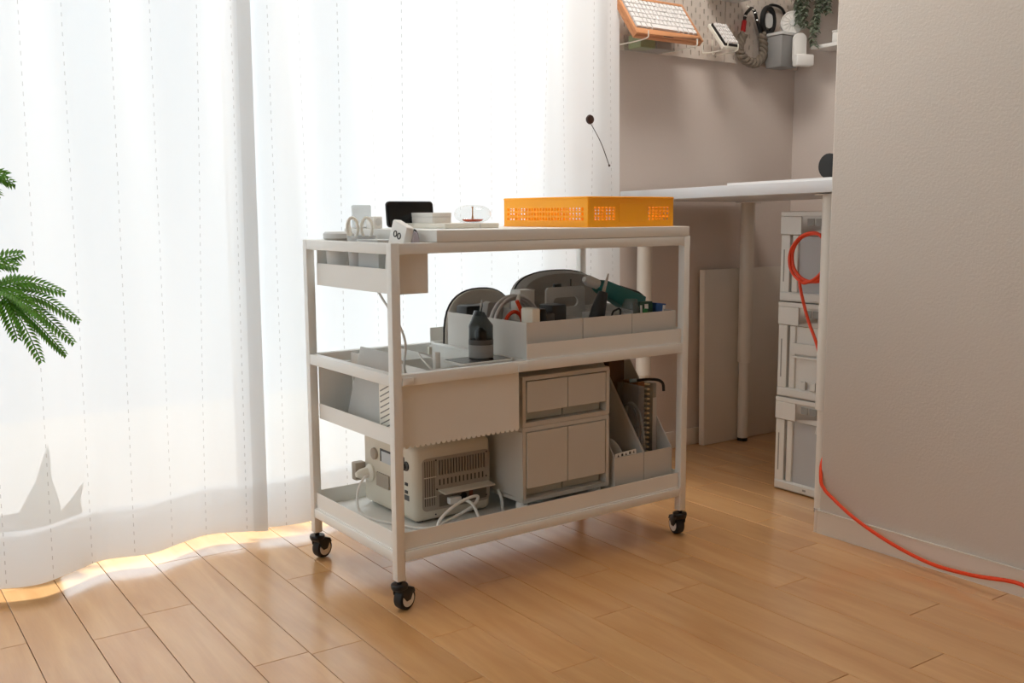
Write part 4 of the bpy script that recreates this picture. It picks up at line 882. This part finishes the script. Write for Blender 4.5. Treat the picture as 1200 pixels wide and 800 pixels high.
# local frame of a keyboard: root at front lower edge on the board, x right; tilted about x
def keyboard(name, label, xl, xr, yf, yb_, zf, zb_, rows, cols, frame, wood):
    W_ = xr-xl; L_ = math.hypot(yb_-yf, zb_-zf); ang = math.atan2(zb_-zf, yb_-yf)
    o = thing(name, label, 'keyboard', ((xl+xr)/2, yf, zf)); M = RX(ang)
    MB().box(-W_/2, W_/2, 0, L_, -0.012, 0.0, M).build('tray' if wood else 'case', frame, o, bevel=0.0015)
    rim = 0.010 if wood else 0.004
    if wood:
        MB().box(-W_/2, -W_/2+rim, 0, L_, 0.0002, 0.012, M).box(W_/2-rim, W_/2, 0, L_, 0.0002, 0.012, M).box(-W_/2+rim, W_/2-rim, 0, 0.022, 0.0002, 0.012, M).box(-W_/2+rim, W_/2-rim, L_-rim, L_, 0.0002, 0.012, M).build('rim', frame, o, bevel=0.001)
        MB().box(-0.03, 0.01, -0.0006, 0.0, 0.0125-0.004, 0.0125-0.0015, M).build('notch', DGREY, o)
    y0_, y1_ = (0.024, L_-rim-0.002) if wood else (0.006, L_-0.006)
    MB().box(-W_/2+rim+0.001, W_/2-rim-0.001, y0_, y1_, 0.0003, 0.008, M).build('key_bed', mat('key_bed_grey', '#7d7975', 0.6) if wood else BLACK, o)
    kb = MB(); kw = (W_-2*rim-0.006)/cols; kh = (y1_-y0_-0.004)/rows; g = 0.0011
    for r in range(rows):
        x = -W_/2+rim+0.003
        seq = [kw]*cols
        if r == 0 and cols > 8: seq = [kw*1.25]*3+[kw*6.5]+[kw*1.25]*3+[kw*(cols-14)]
        if r == 1 and cols > 8: seq = [kw*2.25]+[kw]*10+[kw*(cols-12.25)]
        for w_ in seq:
            if w_ > 0.004:
                kb.add([M @ Vector(v) for v in ((x+g, y0_+0.002+kh*r+g, 0.008), (x+w_-g, y0_+0.002+kh*r+g, 0.008), (x+w_-g, y0_+0.002+kh*(r+1)-g, 0.008), (x+g, y0_+0.002+kh*(r+1)-g, 0.008), (x+2.2*g, y0_+0.002+kh*r+2.2*g, 0.015), (x+w_-2.2*g, y0_+0.002+kh*r+2.2*g, 0.015), (x+w_-2.2*g, y0_+0.002+kh*(r+1)-2.2*g, 0.015), (x+2.2*g, y0_+0.002+kh*(r+1)-2.2*g, 0.015))], [(4, 5, 6, 7), (0, 1, 5, 4), (1, 2, 6, 5), (2, 3, 7, 6), (3, 0, 4, 7)])
            x += w_
    k = kb.build('keys', KEY, o, smooth=0); k['kind'] = 'stuff'
    return o
k1 = keyboard('keyboard_tray', 'white keyboard in a wooden tray tilted on two pegboard hooks', 2.093, 2.380, 2.335, 2.435, 1.370, 1.500, 6, 15, WOODT, True)
k2 = keyboard('small_keyboard', 'small white keypad tilted on two pegboard hooks right of the wooden tray', 2.515, 2.588, 2.365, 2.435, 1.378, 1.462, 5, 5, CREAM, False)
def hookthing(label, xs, z, dep): 
    o = thing('peg_hook', label, 'hook', (xs, PGY, z)); MB().tube(spline([(0, 0, 0.045), (0, -0.003, 0.004), (0, -0.010, -0.001), (0, -dep*0.5, -0.003), (0, -dep+0.008, 0.0), (0, -dep, 0.010), (0, -dep, 0.022)], 5), 0.0020, 6).build('wire', CREAM, o)
    MB().box(-0.004, 0.004, -0.0015, -0.0002, 0.035, 0.05).build('clip', CREAM, o); return o
hookthing('white wire hook under the left side of the wooden keyboard tray', 2.135, 1.352+0.012, 0.160)
hookthing('white wire hook under the right side of the wooden keyboard tray', 2.345, 1.352+0.006, 0.160)
hookthing('white wire hook under the left side of the small keypad', 2.530, 1.372, 0.118)
hookthing('white wire hook under the right side of the small keypad', 2.580, 1.370, 0.118)
# clear pot with green sponge hung under the wooden tray
bn = thing('clear_bin', 'clear bin with a green sponge and grey pad under the wooden keyboard tray', 'bin', (2.25, PGY-0.045, 1.350))
MB().tray(-0.075, 0.075, -0.035, 0.043, 0, 0.05, 0.0015).build('bin_wall', CLEARGLASS, bn, smooth=0)
MB().box(-0.070, -0.005, -0.03, 0.03, 0.002, 0.045).build('sponge', mat('sponge_green', '#9aa77c', 0.9), bn, bevel=0.004)
MB().box(0.0, 0.068, -0.03, 0.03, 0.002, 0.04).build('grey_pad', MGREY, bn, bevel=0.006)
# tray above, cut by the top of the picture
tt = thing('wire_shelf', 'shallow grey shelf on the pegboard at the very top of the picture', 'shelf', (2.62, PGY-0.05, 1.556))
MB().tray(-0.075, 0.075, -0.05, 0.049, 0, 0.03, 0.002).build('shelf_tray', LGREY, tt, smooth=0)
MB().box(-0.06, 0.05, -0.035, 0.035, 0.0025, 0.05).build('stored_box', WHITE, tt, bevel=0.003)
# braided strap
ROPE = mat('strap_taupe', '#7b7063', 0.9, noise=0.2, nscale=80); RED = mat('red_grip', '#b5191c', 0.5)
st = thing('braided_strap', 'braided taupe camera strap with black ends and a red grip on the pegboard', 'strap', (2.755, PGY-0.022, 1.345))
def arc_pts(pts, k=6): return spline(pts, k)
path = arc_pts([(-0.045, 0, 0.105), (-0.062, 0, 0.070), (-0.060, 0, 0.040), (-0.025, 0, 0.016), (0.020, 0, 0.012), (0.055, 0, 0.035), (0.062, 0, 0.075), (0.050, 0, 0.115)], 8)
for ph in range(3):
    pp = []
    for i, v in enumerate(path):
        t = (path[min(i+1, len(path)-1)]-path[max(i-1, 0)]).normalized(); nr = Vector((t.z, 0, -t.x)); a = i*0.62+ph*2*PI/3
        pp.append(v + nr*0.011*math.cos(a) + Vector((0, -1, 0))*0.008*math.sin(a))
    MB().tube(pp, 0.0075, 8).build('braid', ROPE, st)
MB().tube(arc_pts([(-0.046, 0, 0.112), (-0.046, 0, 0.125), (-0.041, 0, 0.150)], 4), 0.0085, 10).build('grip', RED, st)
MB().tube(arc_pts([(-0.041, 0, 0.150), (-0.036, 0, 0.172), (-0.018, 0.0, 0.190), (-0.004, 0.004, 0.197), (0.008, 0.0, 0.190), (0.020, 0, 0.165), (0.034, 0, 0.135), (0.046, 0, 0.112)], 5), 0.0058, 10).build('black_cord', BLACK, st)
for x, z in ((-0.038, 0.165), (0.012, 0.182), (0.024, 0.158)): MB().lathe([(0.0072, -0.003), (0.0072, 0.003)], 12, TR(x, 0, z) @ RY(0.4)).build('ferrule', CHROME, st)
hk2 = thing('strap_hook', 'small peg hook carrying the braided strap', 'hook', (2.752, PGY, 1.553)); MB().tube([(0, 0, 0.0), (0, -0.03, -0.019), (0, -0.034, -0.010)], 0.0022, 6).build('wire', CREAM, hk2)
# grey bin in the corner with fan, headphones and white clip device
gbn = thing('grey_bin', 'grey hanging bin on the pegboard in the alcove corner', 'bin', (2.875, PGY-0.051, 1.342))
loft(MB(), [[(sx*0.042, sy*0.035-0.002, 0.0) for sx, sy in ((-1, -1), (1, -1), (1, 1), (-1, 1))], [(sx*0.052, sy*0.048, 0.108) for sx, sy in ((-1, -1), (1, -1), (1, 1), (-1, 1))]]).build('bin_body', mat('bin_mid_grey', '#8e8d8b', 0.5), gbn, bevel=0.003)
MB().box(-0.055, 0.055, -0.0505, 0.050, 0.1085, 0.118).build('bin_rim', LGREY, gbn, bevel=0.001)
fn = thing('desk_fan', 'small round white fan standing in the grey corner bin', 'fan', (2.913, PGY-0.066, 1.4605))
MF = TR(0, 0, 0.040) @ RZ(-0.75) @ RX(PI/2)
MB().lathe([(0.0, -0.018), (0.030, -0.018), (0.040, -0.012), (0.041, 0.012), (0.038, 0.014), (0.038, 0.010)], 32, MF).build('fan_housing', WHITE, fn)
for k in range(14): MB().tube([MF @ Vector((0.008*math.cos(2*PI*k/14), 0.008*math.sin(2*PI*k/14), 0.013)), MF @ Vector((0.037*math.cos(2*PI*k/14+0.2), 0.037*math.sin(2*PI*k/14+0.2), 0.013))], 0.0012, 5).build('guard_rib', WHITE, fn)
MB().lathe([(0.010, 0.010), (0.010, 0.015), (0.0, 0.016)], 16, MF).build('fan_cap', LGREY, fn)
MB().lathe([(0.0, 0.0), (0.036, 0.0), (0.036, 0.0005), (0.0, 0.0005)], 24, MF).build('fan_back', LGREY, fn)
hp = thing('headphones', 'black headphones with a grey pad hung on the pegboard behind the fan', 'headphones', (2.818, PGY-0.022, 1.463))
MB().tube([(0.030*math.cos(t)+0.018, 0.0, 0.045+0.044*math.sin(t)) for t in [2*PI*k/28 for k in range(28)]], 0.010, 10, closed=True).build('ear_ring', BLACK, hp)
MB().lathe([(0.0, -0.006), (0.026, -0.006), (0.028, 0.0), (0.026, 0.006), (0.0, 0.006)], 24, TR(0.018, 0.002, 0.045) @ RX(PI/2)).build('pad', LGREY, hp)
MB().tube(spline([(0.018, 0.01, 0.090), (0.05, 0.012, 0.105), (0.10, 0.012, 0.100), (0.13, 0.012, 0.07)], 5), 0.005, 8).build('headband', BLACK, hp)
wd = thing('wall_dispenser', 'white rounded clip-on device hung on the front of the grey corner bin', 'dispenser', (2.893, PGY-0.128, 1.340))
MB().prism(rrect(0.050, 0.110, 0.022, 6), -0.008, 0.008, 'y', TR(0, 0.010, 0.062) @ RZ(-0.35)).build('back_plate', WHITE, wd, bevel=0.003)
MB().box(-0.034, 0.034, -0.030, 0.006, 0.0, 0.040, RZ(-0.35)).build('holder', WHITE, wd, bevel=0.006)
# small shelf and trailing plant on the right wall
shf = thing('wall_shelf', 'small white shelf on the right alcove wall behind the partition edge', 'shelf', (2.985, 2.20, 1.402))
MB().box(-0.05, 0.052, -0.16, 0.145, 0, 0.012).build('board', WHITE, shf, bevel=0.001); MB().box(0.045, 0.052, -0.1, -0.09, -0.05, -0.0005).build('support', WHITE, shf)
shb = thing('shelf_box', 'white box standing on the small wall shelf', 'box', (2.985, 2.20, 1.4145)); MB().box(-0.04, 0.04, -0.05, 0.065, 0, 0.035).build('carton', WHITE, shb, bevel=0.003); MB().box(-0.041, 0.041, -0.051, 0.066, 0.0355, 0.042).build('lid', WHITE, shb, bevel=0.002)
shf2 = thing('wall_shelf', 'upper white shelf on the right alcove wall carrying the trailing plant', 'shelf', (2.985, 2.30, 1.592))
MB().box(-0.055, 0.052, -0.14, 0.16, 0, 0.012).build('board', WHITE, shf2, bevel=0.001); MB().box(0.045, 0.052, -0.1, -0.09, -0.05, -0.0005).build('support', WHITE, shf2)
LEAFD = mat('vine_green', '#76806c', 0.6, noise=0.25, nscale=60)
vp = thing('trailing_plant', 'trailing grey-green vine in a white pot on the upper alcove shelf', 'plant', (2.975, 2.325, 1.6045))
MB().lathe([(0.0, 0), (0.03, 0), (0.04, 0.07), (0.037, 0.07), (0.03, 0.06), (0.0, 0.06)], 20).build('pot', WHITE, vp)
random.seed(11)
def leaf(mb, p_, d, n_, L_, W_):
    d = d.normalized(); s_ = d.cross(n_).normalized(); n2 = s_.cross(d)
    mb.add([p_, p_+d*L_*0.45+s_*W_+n2*0.001, p_+d*L_-n2*0.003, p_+d*L_*0.45-s_*W_+n2*0.001, p_+d*L_*0.5-n2*0.001], [(0, 1, 4), (1, 2, 4), (2, 3, 4), (3, 0, 4)])
for vi, (dx, dy, dl) in enumerate(((-0.045, -0.01, 0.24), (-0.05, 0.02, 0.17), (-0.035, -0.04, 0.13), (-0.055, 0.04, 0.15), (-0.05, -0.02, 0.19), (-0.025, 0.065, 0.10))):
    pts = [Vector((0, 0, 0.062)), Vector((dx*0.8, dy*0.8, 0.085)), Vector((dx*1.25, dy*1.2, 0.045))] + [Vector((dx*1.35+0.006*math.sin(k+vi), dy*1.3+0.006*math.cos(k*1.3), 0.045-dl*k/6)) for k in range(1, 7)]
    pp = spline(pts, 5); s_ = MB().tube(pp, 0.0012, 5).build('vine', LEAFD, vp); lm = MB()
    for i in range(6, len(pp)):
        for q in range(4):
            a = random.random()*2*PI; leaf(lm, pp[i], Vector((math.cos(a), math.sin(a), -0.5)), Vector((0, 0, 1)), 0.018+0.010*random.random(), 0.0055+0.003*random.random())
    l_ = lm.build('leaves', LEAFD, s_, smooth=0); l_['kind'] = 'stuff'
TWIG = mat('tan_twig', '#a58f76', 0.7)
tw = thing('dried_twigs', 'two bare tan twigs arching beside the trailing vine', 'twig', (2.965, 2.25, 1.6045))
for a, b_, c in ((0.02, -0.055, -0.075), (0.0, -0.11, -0.06)): MB().tube(spline([(0, 0.02, 0.0), (-0.045, a, 0.06), (-0.07, b_+0.04, 0.03), (-0.075, b_, c), (-0.06, b_-0.06, c-0.05), (-0.04, b_-0.10, c-0.06)], 6), 0.0022, 6).build('twig', TWIG, tw)

# ------------------------------------------------------------------ curtain tie-back knob
kn = onp(691, 140, 1, 2.352)
kt = thing('curtain_tieback', 'dark brown round magnetic tie-back with a thin cord on the curtain', 'tieback', kn)
MB().lathe([(0.0, -0.003), (0.0125, -0.003), (0.0145, 0.001), (0.0125, 0.006), (0.0, 0.0075)], 24, RX(PI/2)).build('knob', mat('dark_wood', '#3f2a22', 0.5), kt)
q = onp(714, 194, 1, 2.352)-kn
MB().tube(spline([(0.002, 0.0, -0.008), (q.x*0.45+0.006, -0.004, q.z*0.5), (q.x, 0, q.z)], 6), 0.0014, 6).build('cord', mat('tie_cord', '#3a3230', 0.7), kt)
MB().lathe([(0.0, -0.004), (0.003, -0.002), (0.003, 0.003), (0.0, 0.004)], 10, TR(q.x, 0, q.z)).build('cord_end', mat('dark_wood', '#3f2a22'), kt)

# ------------------------------------------------------------------ feathery plant at the left edge of the picture
FERN = mat('fern_green', '#5f9a2e', 0.5, noise=0.25, nscale=40); BARK = mat('bark', '#5d4a38', 0.8)
fx, fy = 0.03, 1.80
fp = thing('feathery_plant', 'green feathery-leaved house plant reaching in from the left edge', 'plant', (fx, fy, 0))
MB().lathe([(0.0, 0), (0.10, 0), (0.125, 0.22), (0.118, 0.22), (0.11, 0.19), (0.0, 0.19)], 32).build('pot', mat('pot_white', '#d8d5d0', 0.5), fp)
MB().lathe([(0.0, 0.19), (0.109, 0.191), (0.0, 0.196)], 24).build('soil', mat('soil', '#3a2c20', 0.9), fp)
MB().tube(spline([(0, 0, 0.19), (0.01, 0.01, 0.45), (-0.012, 0.0, 0.72), (0.0, 0, 1.0), (-0.01, 0.0, 1.3)], 6), 0.009, 8, radii=None).build('trunk', BARK, fp)
def pinna(par, base, tip, droop, nl=17, ll=0.021):
    # a feather of paired narrow leaflets along a drooping midrib
    b0, t0 = Vector(base), Vector(tip); mid = (b0+t0)/2 + Vector((0, 0, droop)); nl = max(5, int((t0-b0).length/0.0062)); pp = spline([b0, mid, t0], nl//2+1)
    mb = MB(); mb.tube(pp, 0.0011, 5)
    n_ = len(pp)
    for i in range(1, n_):
        d = (pp[i]-pp[i-1]).normalized(); sd_ = d.cross(Vector((0.15, -0.75, 0.6))).normalized()
        k = math.sin(PI*min(1, 0.18+0.80*i/n_))**0.5
        for s_ in (-1, 1):
            leaf(mb, pp[i], (sd_*s_+d*0.75).normalized()*1.0, Vector((0, -0.6, 0.8)), ll*k, 0.0032)
    return mb.build('pinna', FERN, par, smooth=0)
def P0(px_, py_, y=1.78): v = onp(px_, py_, 1, y); return (v.x-fx, v.y-fy, v.z)
def frond(path, pins):
    r = MB().tube(spline(path, 5), 0.0018, 6).build('frond_stem', BARK if False else FERN, fp)
    for a, b_, dr in pins: pinna(r, a, b_, dr)
frond([(0.0, 0, 0.86), P0(-12, 333), P0(6, 340), P0(20, 352)], [
    (P0(-4, 338), P0(73, 342, 1.76), 0.012), (P0(4, 342), P0(91, 375, 1.75), 0.014), (P0(10, 350), P0(85, 400, 1.74), 0.012),
    (P0(4, 345), P0(48, 422, 1.73), 0.010), (P0(-2, 342), P0(20, 396, 1.75), 0.006), (P0(10, 350, 1.80), P0(76, 414, 1.80), 0.006), (P0(-4, 338), P0(36, 330, 1.80), 0.006), (P0(-6, 338), P0(50, 372, 1.72), 0.01)])
frond([(0.0, 0, 0.82), P0(-30, 325), P0(-14, 312)], [(P0(-20, 318), P0(24, 298), 0.006), (P0(-18, 315), P0(18, 312, 1.76), 0.006), (P0(-16, 312), P0(-6, 300), 0.004)])
frond([(0.0, 0, 0.95), P0(-40, 215), P0(-22, 208)], [(P0(-24, 209), P0(14, 214), 0.006), (P0(-26, 209), P0(6, 205, 1.76), 0.004), (P0(-30, 209), P0(-2, 228), 0.004)])
for k in range(9):
    a = PI*0.45+PI*1.15*k/8; z = 0.95+0.05*k
    e = Vector((0.20*math.cos(a)-0.02, 0.20*math.sin(a)*0.6, z+0.03))
    frond([(-0.005, 0, z-0.05), tuple(e*0.6+Vector((0, 0, 0.4*z))), tuple(e)], [(tuple(e), tuple(e+Vector((0.10*math.cos(a+d), 0.08*math.sin(a+d), -0.05))), 0.02) for d in (-0.7, 0.0, 0.7)])

# ------------------------------------------------------------------ pot plant between window and curtain (seen as a shape through the cloth)
sn = thing('pointed_plant', 'pot with pointed leaves standing behind the left curtain', 'plant', (0.395, 2.50-0.015, 0))
SNK = mat('snake_leaf', '#55613a', 0.5)
MB().lathe([(0.0, 0.0), (0.075, 0), (0.092, 0.115), (0.086, 0.115), (0.08, 0.10), (0.0, 0.10)], 28, TR(-0.06, 0.02, 0)).build('pot', mat('pot_dark', '#4c4a44', 0.6), sn)
for (x, y, h_, w_, lean) in ((0.0, -0.02, 0.205, 0.045, 0.035), (0.06, 0.0, 0.10, 0.03, 0.05), (-0.09, 0.0, 0.06, 0.05, -0.05)):
    n_ = 10; V = []; Fc = []
    for i in range(n_+1):
        t = i/n_; ww_ = w_*(1-t)**0.75*(0.75+0.5*math.sin(PI*min(1, t*1.3+0.2))); V += [(x-0.03+lean*t-ww_, y, 0.095+h_*t), (x-0.03+lean*t, y+0.012*(1-t), 0.095+h_*t), (x-0.03+lean*t+ww_, y, 0.095+h_*t)]
    for i in range(n_): Fc += [(3*i, 3*i+1, 3*i+4, 3*i+3), (3*i+1, 3*i+2, 3*i+5, 3*i+4)]
    MB().add(V, Fc).build('leaf', SNK, sn)
